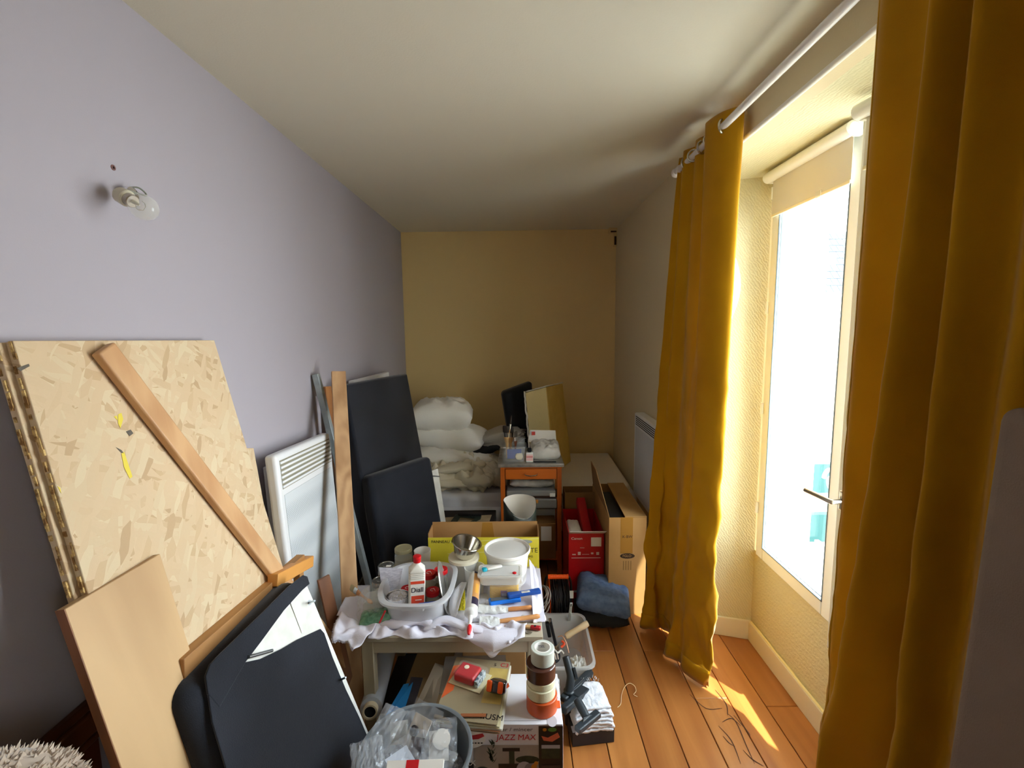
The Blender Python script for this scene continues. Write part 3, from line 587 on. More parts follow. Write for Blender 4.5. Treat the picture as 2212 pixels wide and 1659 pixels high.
# cream fleece at the lower left corner
m_fl = mat('cream_fleece', 'b9a898', .95, col2='cbbcab', nscale=20, sheen=.6)
ft = P(30, 1620, x=-.80); fz = ft.z-.03; flc = thing('fleece_throw', 'shaggy cream fleece throw bunched at the lower left corner', 'throw', (-.84, ft.y-.03, 0))
random.seed(11); fbm = MB(); body = MB(); cxy = V(-.845, ft.y-.03, 0)
body.lathe([(.13, 0), (.14, .3), (.13, .6), (.125, fz-.13), (.115, fz-.06), (.085, fz-.02), (.03, fz), (0, fz)], 24, Matrix.Translation(cxy), cap=False)
body.build('body', m_fl, flc, ang=180)
tf = MB()
for i in range(3400):
    zz = random.uniform(fz-.30, fz+.0); t_ = (fz-zz); R_ = .13*min(1, sqrt(max(0, 1-(1-min(t_/.12, 1))**2))+.02); a_ = random.uniform(0, 2*pi)
    p = cxy+V(R_*cos(a_), R_*sin(a_), zz); nrm = V(cos(a_)*R_/.13, sin(a_)*R_/.13, 1-min(t_/.12, 1)*.9).normalized(); s_ = random.uniform(.003, .0055)
    q = p+nrm*random.uniform(.006, .016)+V(random.uniform(-1, 1), random.uniform(-1, 1), random.uniform(-1, .5))*.005; e1 = nrm.orthogonal()*s_; e2 = nrm.cross(e1)
    tf.add([p+e1, p-e1*.5+e2*.87, p-e1*.5-e2*.87, q], [(0, 1, 3), (1, 2, 3), (2, 0, 3)])
tag(tf.build('tufts', m_fl, flc, smooth=False), kind='stuff')
# padded grey panel at the right edge
m_taupe = mat('taupe_fabric', '7e6e60', .9, bump=.2, bscale=400, col2='88786a', nscale=5)
ga = P(2149, 876, x=.66); gb = P(2036, 1645, x=.66)
gt = thing('padded_panel', 'tall taupe fabric panel standing close by at the right edge below the near curtain', 'panel', (.72, .45, 0))
gb2 = ga+(gb-ga)*(ga.z/(ga.z-gb.z))
slab([ga, V(.66, -.2, ga.z), V(.66, -.2, 0), gb2], .06, 'padding', m_taupe, gt, bevel=.02, seg=4)

# ------------------------------------------------------------------ bed and what lies on it
m_sheet = mat('fitted_sheet', 'dcdbe0', .85, bump=.15, bscale=14); m_matt = mat('mattress_top', 'e6dfd0', .85, bump=.1, bscale=20); m_pil = mat('pillow_white', 'f2efe8', .9, bump=.2, bscale=14)
m_duv = mat('duvet_beige', 'd8ceb6', .9, bump=.2, bscale=18); m_black = mat('black_cloth', '141414', .9); m_dkw = wood('dark_bed_wood', '2c1a10', '44281a', 'x', 10, .1)
BZ = .52; BY = 3.17
bed = thing('bed', 'single bed with white mattress across the far end of the room', 'bed', (-.05, 3.65, 0))
MB().box((XL+.02, BY+.02, .10), (.84, YB-.02, .235)).build('bed_base', m_dkw, bed, bevel=.006)
for x_, y_ in ((XL+.06, BY+.08), (.78, BY+.08), (XL+.06, YB-.1), (.78, YB-.1)): MB().box((x_-.025, y_-.025, 0), (x_+.025, y_+.025, .10)).build('leg', m_dkw, bed)
def rb(lo, hi, name, m, par, r=.03, seg=5, **k): return MB().box(lo, hi).build(name, m, par, bevel=r, seg=seg, **k)
rb((XL+.01, BY, .235), (.845, YB-.02, .485), 'mattress', m_sheet, bed, .045)
# fitted-sheet gathers under the front edge
sk = MB().grid(lambda u, v: Vector((XL+.03+1.80*u, BY-.006-.010*abs(nz3((u*16, 0, 0), 1.2, 2))-.006*sin(pi*v), .40-.185*v-.012*nz3((u*6, 9, 0), 1.5, 1)*v)), 90, 6)
sk.build('sheet_hem', m_sheet, bed, solid=.004, ang=180)
tp = thing('mattress_topper', 'thin cream mattress topper with rounded corner on the right part of the bed', 'mattress', (.4, 3.6, .485))
MB().prism([(-.05, BY-.012, .488), (.60, BY-.012, .488), (.70, BY-.01, .488), (.775, BY+.01, .488), (.80, BY+.06, .488), (.815, YB-.05, .488), (-.05, YB-.05, .488)], (0, 0, .045)).build('topper', m_matt, tp, bevel=.018, seg=5)
def pillow(name, label, cat, c, sx_, sy_, sz_, m, rz=0, rx=0, ry=0, seed=0, w_=.05, grp=None, par=None, pw=3.2):
    mb = MB(); M = X(c, rz, rx, ry); nu, nv = 28, 28
    def f(u, v, s_):
        a, b = u*2-1, v*2-1; ed = (1-abs(a)**pw)*(1-abs(b)**pw); h = sz_/2*max(0, ed)**.5
        k = 1-.06*(1-abs(b))*abs(a)**3
        p = Vector((a*sx_/2*(1-.05*(1-b*b)*0), b*sy_/2*(1-.05*abs(a)**2*(1-abs(b))), s_*h))
        d = w_*sz_*ed*(nz3((a*3, b*3, s_), 1.1, seed)+.5*nz3((a*8, b*8, s_), 1.2, seed+1)); p.z += d; return M @ p
    mb.grid(lambda u, v: f(u, v, 1), nu, nv).grid(lambda u, v: f(u, v, -1), nu, nv)
    o = mb.build(name, m, par, ang=180)
    bm = bmesh.new(); bm.from_mesh(o.data); bmesh.ops.remove_doubles(bm, verts=bm.verts, dist=.0006); bmesh.ops.recalc_face_normals(bm, faces=bm.faces); bm.to_mesh(o.data); bm.free()
    o.data.polygons.foreach_set('use_smooth', [True]*len(o.data.polygons))
    if label: tag(o, label, cat, grp)
    return o
pillow('pillow', 'plump white pillow on top of the pile at the left end of the bed', 'pillow', (-.60, 3.62, .985), .48, .42, .26, m_pil, rz=.08, seed=1, grp='white pillows on the bed', w_=.12)
pillow('pillow', 'white pillow in the middle of the pile sagging to the right', 'pillow', (-.55, 3.62, .82), .60, .44, .20, m_pil, rz=-.1, ry=.12, seed=4, grp='white pillows on the bed', w_=.16)
pillow('pillow', 'crumpled white pillow at the bottom of the pile', 'pillow', (-.52, 3.58, .69), .66, .46, .16, mat('pillow_grey', 'ece8e0', .9, bump=.2, bscale=14), rz=.05, ry=.05, seed=8, grp='white pillows on the bed', w_=.2)
pillow('black_garment', 'black folded cloth sticking out from under the white pillows', 'clothing', (-.30, 3.56, .715), .34, .3, .07, m_black, ry=-.28, seed=5, w_=.3)
# rumpled duvet: rolled folds
dv = thing('duvet', 'crumpled beige duvet bunched on the front of the bed below the pillows', 'duvet', (-.45, 3.4, .49))
def roll(pts, r, seed, fl=.55):
    cc = catmull(pts, 10); mb = MB(); n_ = 22; vs = []; m = len(cc)
    for i, p in enumerate(cc):
        t = (cc[min(i+1, m-1)]-cc[max(i-1, 0)]).normalized(); b = V(0, 0, 1); a_ = t.cross(b).normalized(); e = sin(pi*min(1, (i+.6)/7)/2)*sin(pi*min(1, (m-i-.4)/7)/2)
        for k in range(n_):
            th = 2*pi*k/n_; rr_ = r*e*(1+.16*nz3((p.x*9, k*.7, p.z*9), 1, seed)+.10*nz3((p.x*26, k*1.6, 0), 1, seed+2)); vs.append(p+a_*cos(th)*rr_+b*sin(th)*rr_*fl)
    mb.add(vs, [(i*n_+k, i*n_+(k+1) % n_, (i+1)*n_+(k+1) % n_, (i+1)*n_+k) for i in range(m-1) for k in range(n_)]+[tuple(range(n_))[::-1], tuple(range((m-1)*n_, m*n_))])
    return mb
for i, (pts, r) in enumerate((([(-.78, 3.30, .545), (-.6, 3.26, .55), (-.42, 3.28, .545), (-.22, 3.34, .54), (-.02, 3.42, .54)], .07),
        ([(-.78, 3.42, .60), (-.58, 3.38, .615), (-.42, 3.40, .60), (-.28, 3.36, .59), (-.12, 3.40, .57), (.0, 3.50, .55)], .085),
        ([(-.75, 3.5, .665), (-.55, 3.46, .68), (-.35, 3.47, .675), (-.2, 3.46, .65), (-.13, 3.42, .615)], .075),
        ([(-.66, 3.27, .615), (-.5, 3.29, .64), (-.36, 3.33, .64), (-.26, 3.30, .60)], .06),
        ([(-.7, 3.60, .60), (-.4, 3.62, .61), (-.1, 3.60, .60), (.0, 3.55, .56)], .09))):
    roll(pts, r, i*3+1).build('fold', m_duv, dv, ang=180)
for i, (c_, a_, b_, h_, rz_, ry_) in enumerate(((( -.62, 3.31, .575), .34, .22, .15, .3, .1), ((-.34, 3.30, .565), .36, .20, .13, -.35, -.1), ((-.12, 3.38, .56), .30, .22, .12, .4, .12), ((-.42, 3.42, .63), .34, .22, .12, .15, -.15), ((-.22, 3.44, .625), .26, .2, .10, -.5, .1))):
    pillow('fold', None, None, c_, a_, b_, h_, m_duv, rz=rz_, ry=ry_, seed=20+i*3, w_=.55, par=dv)
# foam blocks on end
foam = thing('foam_block', 'yellow upholstery foam block standing on end with white wadding on one face', 'foam', (.28, 3.75, .53))
m_foam = mat('yellow_foam', 'e2c06a', .95, bump=.4, bscale=160, col2='d9b55c', nscale=12); m_foam2 = mat('pale_foam', 'e8d49a', .95, bump=.4, bscale=160)
f0, f1, f2, f3 = P(1138, 846, y=3.56), P(1172, 836, y=3.5), P(1228, 985, y=3.62), P(1160, 985, y=3.56)
zb_ = .536
def fcol(u0, u1, d0, d1, zt, dx): 
    a = P(u0, 840, y=d0); b = P(u1, 836, y=d1); return a, b
a = P(1136, 848, y=3.52); b = P(1180, 836, y=3.46); c = P(1216, 828, y=3.80)
sh = V(-.0, 0, 0); bot = lambda p, dx: V(p.x+dx, p.y, zb_)
MB().add([bot(a, .05), bot(b, .06), bot(c, .07), bot(a+(c-b), .06), a, b, c, a+(c-b)], [(0,3,2,1),(4,5,6,7),(0,1,5,4),(1,2,6,5),(2,3,7,6),(3,0,4,7)]).build('foam', m_foam, foam, bevel=.012, seg=3)
nf = ((b-a).cross(V(0, 0, -1))).normalized(); nf = nf if nf.y < 0 else -nf
MB().prism([a+nf*.001, b+nf*.001, bot(b, .06)+nf*.001, bot(a, .05)+nf*.001], nf*.012).build('pale_layer', m_foam2, foam, bevel=.004)
wd = MB().grid(lambda u, v: (a+V(-.012, -.004, .006)).lerp(bot(a, .05)+V(-.012, -.004, 0), v)+V(.006*nz3((v*14, 0, 1), 1.3, 2), -.016+.05*u+.006*nz3((v*18, u*3, 0), 1.2, 3), .004*nz3((u*5, v*9, 0), 1)), 6, 50)
wd.build('wadding', mat('white_wadding', 'e8e4da', .95, bump=.5, bscale=120), foam, solid=.012, ang=180)
MB().grid(lambda u, v: a.lerp(b, u).lerp((a+(c-b)).lerp(c, u), v)+V(0, -.004, .007+.005*nz3((u*6, v*9, 0), 1.4, 3)), 8, 14).build('wadding_top', MATS['white_wadding'], foam, solid=.008, ang=180)
a2 = P(1084, 848, y=3.62); b2 = P(1150, 824, y=3.66)
bc = thing('black_cushion', 'black fabric cushion standing on end on the bed behind the yellow foam', 'cushion', (.02, 3.72, .53))
slab([a2, b2, V(b2.x+.03, b2.y, zb_), V(a2.x+.09, a2.y, zb_)], .11, 'padding', mat('black_fabric', '121316', .9, sheen=.2), bc, bevel=.028, seg=5)
# clear plastic cover bunched beside the cushion
m_film = mat('clear_film', 'f2f2f2', .18, alpha=.38, bump=.5, bscale=18)
pillow('plastic_cover', 'milky plastic cover bunched on the bed left of the black cushion', 'cover', (-.13, 3.60, .80), .14, .30, .34, mat('milky_film', 'd2ccc0', .35, alpha=.6, bump=.4, bscale=14), seed=3, w_=.25, ry=1.4)

# ------------------------------------------------------------------ small side table by the bed
st = thing('side_table', 'small orange wooden side table with drawer and metal-edged top in front of the bed', 'side table', (.08, 3.06, 0))
m_sto = wood('orange_varnish', 'a04a16', 'c4651f', 'x', 9, .12, .4); m_stov = wood('orange_varnish_leg', '9a4614', 'bd601e', 'z', 9, .12, .4)
TX0, TX1, TY0, TY1, TZ, LY1 = -.137, .300, 2.955, 3.38, .77, 3.155
MB().box((TX0, TY0, TZ-.022), (TX1, TY1, TZ)).build('top', mat('worn_steel_top', '9c9a94', .38, .7, col2='b8b6b0', nscale=20), st, bevel=.003)
for x_ in (TX0+.016, TX1-.046):
    for y_ in (TY0+.012, LY1-.04): MB().box((x_, y_, 0), (x_+.030, y_+.030, TZ-.022)).build('leg', m_stov, st, bevel=.002)
MB().box((TX0+.046, LY1-.03, .67), (TX1-.046, LY1-.015, TZ-.022)).build('back_rail', m_sto, st); 
for x_ in (TX0+.020, TX1-.035): MB().box((x_, TY0+.042, .66), (x_+.012, LY1-.04, TZ-.022)).build('side_rail', m_sto, st)
MB().box((TX0+.046, TY0+.016, TZ-.034), (TX1-.046, TY0+.028, TZ-.022)).build('front_rail', m_sto, st)
dr = MB().box((TX0+.050, TY0+.006, .665), (TX1-.050, TY0+.022, TZ-.036)).build('drawer', m_sto, st, bevel=.002)
hc = (TX0+TX1)/2; MB().tube(catmull([(hc-.042, TY0+.004, .705), (hc-.036, TY0-.014, .70), (hc, TY0-.020, .697), (hc+.036, TY0-.014, .70), (hc+.042, TY0+.004, .705)], 5), .0035, 8).build('handle', m_chrome, dr)
for z_ in (.535, .455, .10):
    MB().box((TX0+.030, TY0+.02, z_), (TX1-.030, LY1-.042, z_+.010)).build('shelf', m_sto if z_ < .2 else m_dkw, st)
MB().box((TX0+.046, TY0+.014, .10), (TX1-.046, TY0+.028, .16)).build('bottom_rail', m_sto, st)
# things on its top
m_clear = mat('clear_plastic', 'eef2f4', .12, alpha=.12, coat=.6); m_frost = mat('frosted_plastic', 'e6e9ea', .35, alpha=.55); m_frost2 = mat('milky_plastic', 'e2e2e0', .4, alpha=.72)
def tray(lo, hi, th, name, m, parent, taper=.9, rim=.006, n=6, r=.2):
    """open rounded box: lo, hi outer rim rectangle; hollow"""
    (x0, y0, z0), (x1, y1, z1) = lo, hi; cx, cy = (x0+x1)/2, (y0+y1)/2; hx, hy = (x1-x0)/2, (y1-y0)/2; rr_ = min(hx, hy)*r*2
    def ring(s_, z, d=0):
        out = []
        for q, (sx_, sy_) in enumerate(((1, 1), (-1, 1), (-1, -1), (1, -1))):
            for k in range(n):
                a = pi/2*q+pi/2*k/(n-1); ax, ay = (hx+d)*s_, (hy+d)*s_; rc_ = rr_*s_
                out.append(V(cx+sx_*(ax-rc_)+rc_*cos(a), cy+sy_*(ay-rc_)+rc_*sin(a), z))
        return out
    rings = [ring(taper, z0), ring(taper+.02, z0+.004), ring(1, z1-rim), ring(1, z1-rim, rim), ring(1, z1, rim), ring(1, z1, -th), ring(taper, z0+th*1.6, -th)]
    N = 4*n; vs = [p for r_ in rings for p in r_]; fs = [(i*N+k, i*N+(k+1) % N, (i+1)*N+(k+1) % N, (i+1)*N+k) for i in range(len(rings)-1) for k in range(N)]
    fs += [tuple(range(N))[::-1], tuple(range((len(rings)-1)*N, len(rings)*N))]
    return MB().add(vs, fs).build(name, m, parent, ang=50)
tz = TZ
bt = thing('brush_box', 'clear plastic food box holding paint brushes on the side table', 'box', (-.035, 3.06, tz))
tray((-.115, 3.0, tz), (.05, 3.13, tz+.105), .002, 'box', m_clear, bt, .9)
MB().box((-.075, 3.02, tz+.02), (.02, 3.022, tz+.085)).build('blue_label', mat('blue_label', '2e4a9a', .5), bt)
m_bris = mat('bristle', '3c342c', .9); m_ferr = mat('ferrule', 'c8c4ba', .25, .9); m_hnd = wood('brush_handle', 'b08050', 'd2a870', 'z', 12, .1)
def brush(label, base, d, L, w_, grp, mh=None, mbr=None, t_=None, name='paint_brush', roll_=0):
    """flat paint brush: base = bristle tip, d = direction to the handle end"""
    base = Vector(base); d = Vector(d).normalized(); M = axisM(base, d, roll_); t = thing(name, label, 'paint brush', base, grp)
    t_ = t_ or w_*.4
    mb = MB(); n_ = 14
    def sec(z, a, b): return [V(a*cos(2*pi*k/n_), b*sin(2*pi*k/n_), z) for k in range(n_)]
    def loft(secs): 
        vs = [p for s_ in secs for p in s_]; m = len(secs); return MB().add(vs, [(i*n_+k, i*n_+(k+1) % n_, (i+1)*n_+(k+1) % n_, (i+1)*n_+k) for i in range(m-1) for k in range(n_)]+[tuple(range(n_))[::-1], tuple(range((m-1)*n_, m*n_))], M)
    loft([sec(0, w_*.42, t_*.1), sec(L*.06, w_*.5, t_*.35), sec(L*.2, w_*.47, t_*.45)]).build('bristles', mbr or m_bris, t)
    loft([sec(L*.2, w_*.5, t_*.5), sec(L*.34, w_*.48, t_*.5)]).build('ferrule', m_ferr, t)
    loft([sec(L*.34, w_*.46, t_*.45), sec(L*.42, w_*.36, t_*.42), sec(L*.55, w_*.17, t_*.32), sec(L*.75, w_*.20, t_*.36), sec(L*.95, w_*.26, t_*.38), sec(L, w_*.16, t_*.3)]).build('handle', mh or m_hnd, t)
    return t
g = 'brushes in the clear box'
brush('paint brush standing furthest left in the clear brush box', (-.085, 3.06, tz+.235), (.05, .1, -1), .225, .045, g)
brush('paint brush with wide dark bristles in the middle of the clear brush box', (-.055, 3.085, tz+.225), (.02, -.05, -1), .215, .05, g, roll_=.4)
brush('thin tall brush leaning out of the clear brush box to the upper right', (-.045, 3.09, tz+.30), (-.12, -.1, -1), .29, .014, g, t_=.012)
brush('paint brush nearest the right side of the clear brush box', (-.015, 3.05, tz+.20), (-.03, .02, -1), .19, .04, g, mh=mat('brown_handle', '6a3a22', .4))
gl = thing('drinking_glass', 'small straight glass behind the clear brush box', 'glass', (.015, 3.19, tz)); MB().lathe([(.028, 0), (.033, .12), (.031, .12), (.026, .004), (0, .004)], 24, X((.015, 3.19, tz)), cap=False).build('glass_body', m_clear, gl)
pillow('sponge_ball', 'small round cream sponge inside the clear brush box', 'sponge', (.005, 3.03, tz+.035), .05, .045, .045, mat('sponge_cream', 'e6dab8', .9), w_=.1)
bo = thing('small_bottle', 'small square white bottle with black cap beside the clear brush box', 'bottle', (.075, 3.02, tz))
MB().box((.050, 3.0, tz), (.098, 3.035, tz+.065)).build('body', mat('bottle_white', 'e8e6e2', .35), bo, bevel=.006, seg=3); MB().lathe([(.011, .065), (.011, .07), (.014, .071), (.014, .09), (.012, .092)], 20, X((.074, 3.017, tz))).build('cap', m_black, bo)
MB().box((.052, 2.9992, tz+.01), (.096, 3.0, tz+.052)).build('label', mat('label_pink', 'e2b4b0', .6), bo); MB().box((.052, 2.9987, tz+.034), (.096, 2.9992, tz+.039)).build('label_stripe', mat('label_red', 'b8342c', .6), bo)
pk = pillow('packet', 'white paper packet with red mark in clear wrap lying on the side table', 'packet', (.185, 3.12, tz+.055), .20, .17, .10, mat('packet_grey', 'b2aea6', .5, col2='d8d4cc', nscale=9, bump=.3, bscale=20), rx=.25, seed=6, w_=.15, pw=6)
pk2 = thing('paper_packet', 'white folded paper leaflet standing behind the wrapped packet', 'paper', (.18, 3.22, tz)); MB().prism([(.07, 3.19, tz+.09), (.27, 3.21, tz+.08), (.265, 3.22, tz+.165), (.085, 3.2, tz+.175)], (0, .002, 0)).build('sheet', mat('paper', 'e6e2da', .8), pk2); MB().prism([(.095, 3.189, tz+.14), (.12, 3.191, tz+.14), (.12, 3.191, tz+.165), (.095, 3.189, tz+.165)], (0, -.001, 0)).build('red_mark', mat('red_print', 'b83a30', .7), pk2)
tag(MB().bar((.10, 2.995, tz+.004), (.25, 2.99, tz+.004), .008, .006).build('marker', m_black, bevel=.002), 'thin black pen lying at the front edge of the side table', 'pen')
# shelf goods
tb = thing('toolbox', 'grey translucent case with orange latch on the side table shelf', 'case', (.08, 3.1, .545))
rb((TX0+.055, TY0+.01, .545), (TX1-.055, LY1+.1, .585), 'case', mat('smoky_plastic', '8a8884', .3, alpha=.85), tb, .01); 
b_ = thing('storage_case', 'larger clear plastic case with orange clasp on the shelf below the grey case', 'case', (.08, 3.05, .465))
rb((TX0+.05, TY0+.0, .466), (TX1-.05, LY1-.045, .530), 'case', mat('smoky_plastic2', '77746e', .3, alpha=.9), b_, .008)
MB().box((TX0+.16, TY0-.006, .505), (TX0+.265, TY0+.002, .528)).build('clasp', mat('orange_clasp', 'b8782a', .5), b_, bevel=.002)
MB().box((.205, TY0-.002, .548), (.24, TY0+.009, .570)).build('white_label', mat('paper', 'e6e2da', .8), b_)
pillow('wrapped_bundle', 'crumpled dark and pale wrapping stuffed on the shelf under the drawer', 'wrapping', (.09, 3.12, .618), .30, .24, .06, mat('wrap_grey', '8c867e', .6, col2='b4aca2', nscale=12), seed=9, w_=.3, pw=6)
cbx = thing('cardboard_box', 'brown cardboard box with white label on the bottom shelf of the side table', 'box', (.10, 3.05, .11))
MB().box((TX0+.07, 2.96, .111), (TX1-.055, 3.10, .36)).build('carton', mat('cardboard_shade', '8a6236', .8), cbx, bevel=.003); MB().box((.145, 2.958, .24), (.215, 2.96, .34)).build('white_label', mat('paper', 'e6e2da', .8), cbx)

# curled poster tube standing before the bed
tbp = thing('rolled_sheet', 'rolled dark green sheet with white inside standing behind the yellow box', 'rolled sheet', (.0, 2.5, 0))
def spiral(u, v):
    a = -pi*.62+u*2*pi*1.12; r_ = .098-.010*u*1.2; z = .66*(1-v)+.0
    front = max(0, cos(a+pi/2-.35)); top = .70-.075*front**1.5
    return Vector((.002+r_*cos(a), 2.5+r_*sin(a), top*(1-v)+.0))
m_dg = mat('dark_green_sheet', '26302c', .35, col2='3c4640', nscale=14)
MB().grid(spiral, 60, 14).build('outer', m_dg, tbp, solid=.0008, ang=180)
MB().grid(lambda u, v: (lambda q: Vector((.002+(q.x-.002)*.982, 2.5+(q.y-2.5)*.982, q.z+.001)))(spiral(u, v)), 60, 14).build('inner', mat('paper_white', 'ece9e2', .7), tbp, ang=180)

# under the bed: cardboard with a green set square
ub = thing('cardboard_sheet', 'pale cardboard sheet lying at the foot of the bed left', 'cardboard', (-.40, 2.9, .3))
z_ = .30; pq = [P(955, 1118, y=2.95), P(1062, 1112, y=3.0), P(1050, 1145, y=2.7), P(950, 1150, y=2.7)]
MB().prism([V(p.x, p.y, p.z) for p in pq], (0, .0, -.004)).build('sheet', mat('cardboard_pale', 'b09a78', .8, col2='c4b08c', nscale=8), ub, smooth=False)
ub2 = thing('box_under_bed', 'dark box under the bed carrying the cardboard sheet', 'box', (-.40, 2.9, 0)); zz = min(p.z for p in pq)-.006
MB().box((-.56, 2.72, 0), (-.16, 3.1, zz)).build('carton', mat('dark_box', '2a221c', .8), ub2, bevel=.004)
pc = [P(966, 1140, y=2.80), P(985, 1114, y=2.93), P(1040, 1118, y=2.93), P(1038, 1124, y=2.9), P(1000, 1145, y=2.76)]
sq = MB(); o1 = [V(p.x, p.y, p.z+.006) for p in pc]; cen = sum(o1, V(0, 0, 0))/5; i1 = [p.lerp(cen, .45) for p in o1]
N = 5; vs = o1+i1+[p+V(0, 0, .006) for p in o1]+[p+V(0, 0, .006) for p in i1]; fs = []
for k in range(N):
    k2 = (k+1) % N; fs += [(k, k2, N+k2, N+k), (2*N+k, 2*N+k2, 3*N+k2, 3*N+k), (k, k2, 2*N+k2, 2*N+k), (N+k, N+k2, 3*N+k2, 3*N+k)]
sqt = thing('green_clamp_frame', 'dark green open-framed hand sander lying on the cardboard by the bed', 'tool', cen)
sq.add(vs, fs).build('frame', mat('dark_green_metal', '2c3a32', .5), sqt, bevel=.002)
MB().bar(pc[1].lerp(pc[0], .12)+V(.02, 0, .018), pc[2]+V(0, 0, .018), .018, .012).build('grip', m_black, sqt, bevel=.003)

# ------------------------------------------------------------------ cartons at the right
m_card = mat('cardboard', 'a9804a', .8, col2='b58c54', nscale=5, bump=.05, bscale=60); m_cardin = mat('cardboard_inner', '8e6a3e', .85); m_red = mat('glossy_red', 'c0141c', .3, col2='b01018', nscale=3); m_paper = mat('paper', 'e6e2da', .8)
def openbox(t, lo, hi, m, th=.004, name='wall', bottom=True):
    (x0, y0, z0), (x1, y1, z1) = lo, hi
    for q in ((x0, y0, x1, y0+th), (x0, y1-th, x1, y1), (x0, y0+th, x0+th, y1-th), (x1-th, y0+th, x1, y1-th)):
        MB().box((q[0], q[1], z0), (q[2], q[3], z1)).build(name, m, t, smooth=False)
    MB().box((x0+th, y0+th, z0), (x1-th, y1-th, z0+th)).build('bottom', m, t, smooth=False)
rx0, rx1 = .292, .502; ry0 = 2.62; rz1 = .445
rbx = thing('printer_box', 'bright red open printer box with white flap standing beside the side table', 'box', ((rx0+rx1)/2, 2.8, 0))
openbox(rbx, (rx0, ry0, 0), (rx1, 3.0, rz1), m_red)
MB().prism([(rx0+.006, ry0, rz1), (rx1+.002, ry0, rz1), (rx1+.008, ry0-.035, rz1+.026), (rx0+.004, ry0-.035, rz1+.026)], (0, .002, .002)).build('front_flap', m_paper, rbx, smooth=False)
fp = lambda u, v: V(rx0+(rx1-rx0)*u, ry0-.0006, rz1*v)
M_ = faceM(fp(.07, .93), (1, 0, 0), (0, 0, 1)); text('Canon', .020, M_, m_paper, rbx, sx_=1.25)
text('PIXMA', .009, faceM(fp(.32, .80), (1, 0, 0), (0, 0, 1)), m_paper, rbx)
MB().prism([fp(.63, .82), fp(.92, .82), fp(.92, .945), fp(.63, .945)], (0, -.0004, 0)).build('white_label', m_paper, rbx, smooth=False)
for (u0_, v0_, u1_, v1_) in ((.10, .70, .20, .715), (.26, .70, .34, .745), (.38, .705, .58, .712), (.63, .71, .70, .735), (.78, .70, .86, .74), (.08, .655, .90, .664), (.36, .18, .44, .195), (.5, .18, .55, .195), (.6, .18, .66, .195), (.15, .17, .24, .2)):
    MB().prism([fp(u0_, v0_), fp(u1_, v0_), fp(u1_, v1_), fp(u0_, v1_)], (0, -.0004, 0)).build('print_mark', mat('pale_print', 'd8b8b4', .6), rbx, smooth=False)
fq = lambda u, v: V(rx0+.006+(rx1-rx0)*u, ry0-.035*v-.001, rz1+.026*v+.0025)
MB().prism([fq(.5, .25), fq(.85, .25), fq(.87, .9), fq(.52, .9)], (0, -.0004, .0004)).build('code_print', mat('grey_print', '8a8680', .7), rbx, smooth=False)
pillow('foam_packing', 'white foam packing inside the red box', 'packing', (.345, 2.82, .36), .09, .2, .12, m_paper, seed=2, pw=6)
tag(MB().bar((.43, 2.66, .30), (.405, 2.95, .53), .055, .05, (0, 0, 1)).build('red_tube_box', m_red, bevel=.004), 'long narrow red carton slanting up inside the open red box', 'carton')
kb = thing('cardboard_box', 'brown carton standing open behind the red box against the bed', 'box', (.40, 3.08, 0))
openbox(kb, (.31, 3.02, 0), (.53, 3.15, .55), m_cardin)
cx0, cx1, cy0, cz1 = .510, .722, 2.52, .585
cb_ = thing('cardboard_box', 'tall brown taped cardboard box left of the far curtain, flaps open', 'box', ((cx0+cx1)/2, 2.8, 0))
openbox(cb_, (cx0, cy0, 0), (cx1, 3.10, cz1-.002), m_card)
MB().prism([(cx0+.090, cy0, cz1), (cx1, cy0, cz1), (cx1, 3.10, cz1), (cx0+.10, 3.10, cz1)], (0, 0, .004)).build('closed_flap', m_card, cb_, smooth=False)
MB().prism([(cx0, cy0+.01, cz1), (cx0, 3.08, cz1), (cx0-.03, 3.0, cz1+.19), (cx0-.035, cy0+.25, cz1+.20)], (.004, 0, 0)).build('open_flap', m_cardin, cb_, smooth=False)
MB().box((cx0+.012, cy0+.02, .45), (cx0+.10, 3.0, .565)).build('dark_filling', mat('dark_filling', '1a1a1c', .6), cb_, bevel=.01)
m_tape = mat('packing_tape', 'b08038', .25, alpha=.85); MB().box((cx0+.065, cy0-.0008, .37), (cx0+.135, cy0, cz1)).build('packing_tape', m_tape, cb_, smooth=False)
lg = MB(); cxm, czm = (cx0+cx1)/2, .355
lg.prism([(cxm+.042*cos(a*pi/12), cy0-.0009, czm+.016*sin(a*pi/12)) for a in range(24)], (0, -.0005, 0)); o = lg.build('oval_print', mat('print_dark', '3c2a18', .8), cb_, smooth=False)
text('FGLO', .02, faceM((cxm-.028, cy0-.0016, czm), (1, 0, 0), (0, 0, 1)), m_card, cb_)
text('K-BW', .022, faceM((cxm-.03, cy0-.0014, .47), (1, 0, 0), (0, 0, 1)), MATS['print_dark'], cb_)
for k in range(4): MB().box((cxm-.024+k*.014, cy0-.0008, .27), (cxm-.019+k*.014, cy0, .325)).build('arrow_print', mat('print_mid', '8a6a3c', .8), cb_, smooth=False)
# jeans on a black bag
pillow('black_bag', 'flat black fabric bag under the folded jeans', 'bag', (.455, 2.47, .05), .30, .22, .10, m_black, rz=-.1, seed=4, w_=.25)
pillow('folded_jeans', 'folded blue denim jeans lying on the black bag', 'jeans', (.475, 2.50, .135), .30, .26, .12, mat('denim', '52688c', .9, col2='6a80a4', nscale=30, bump=.3, bscale=300), rz=-.15, rx=.1, ry=.18, seed=7, w_=.13, pw=7)

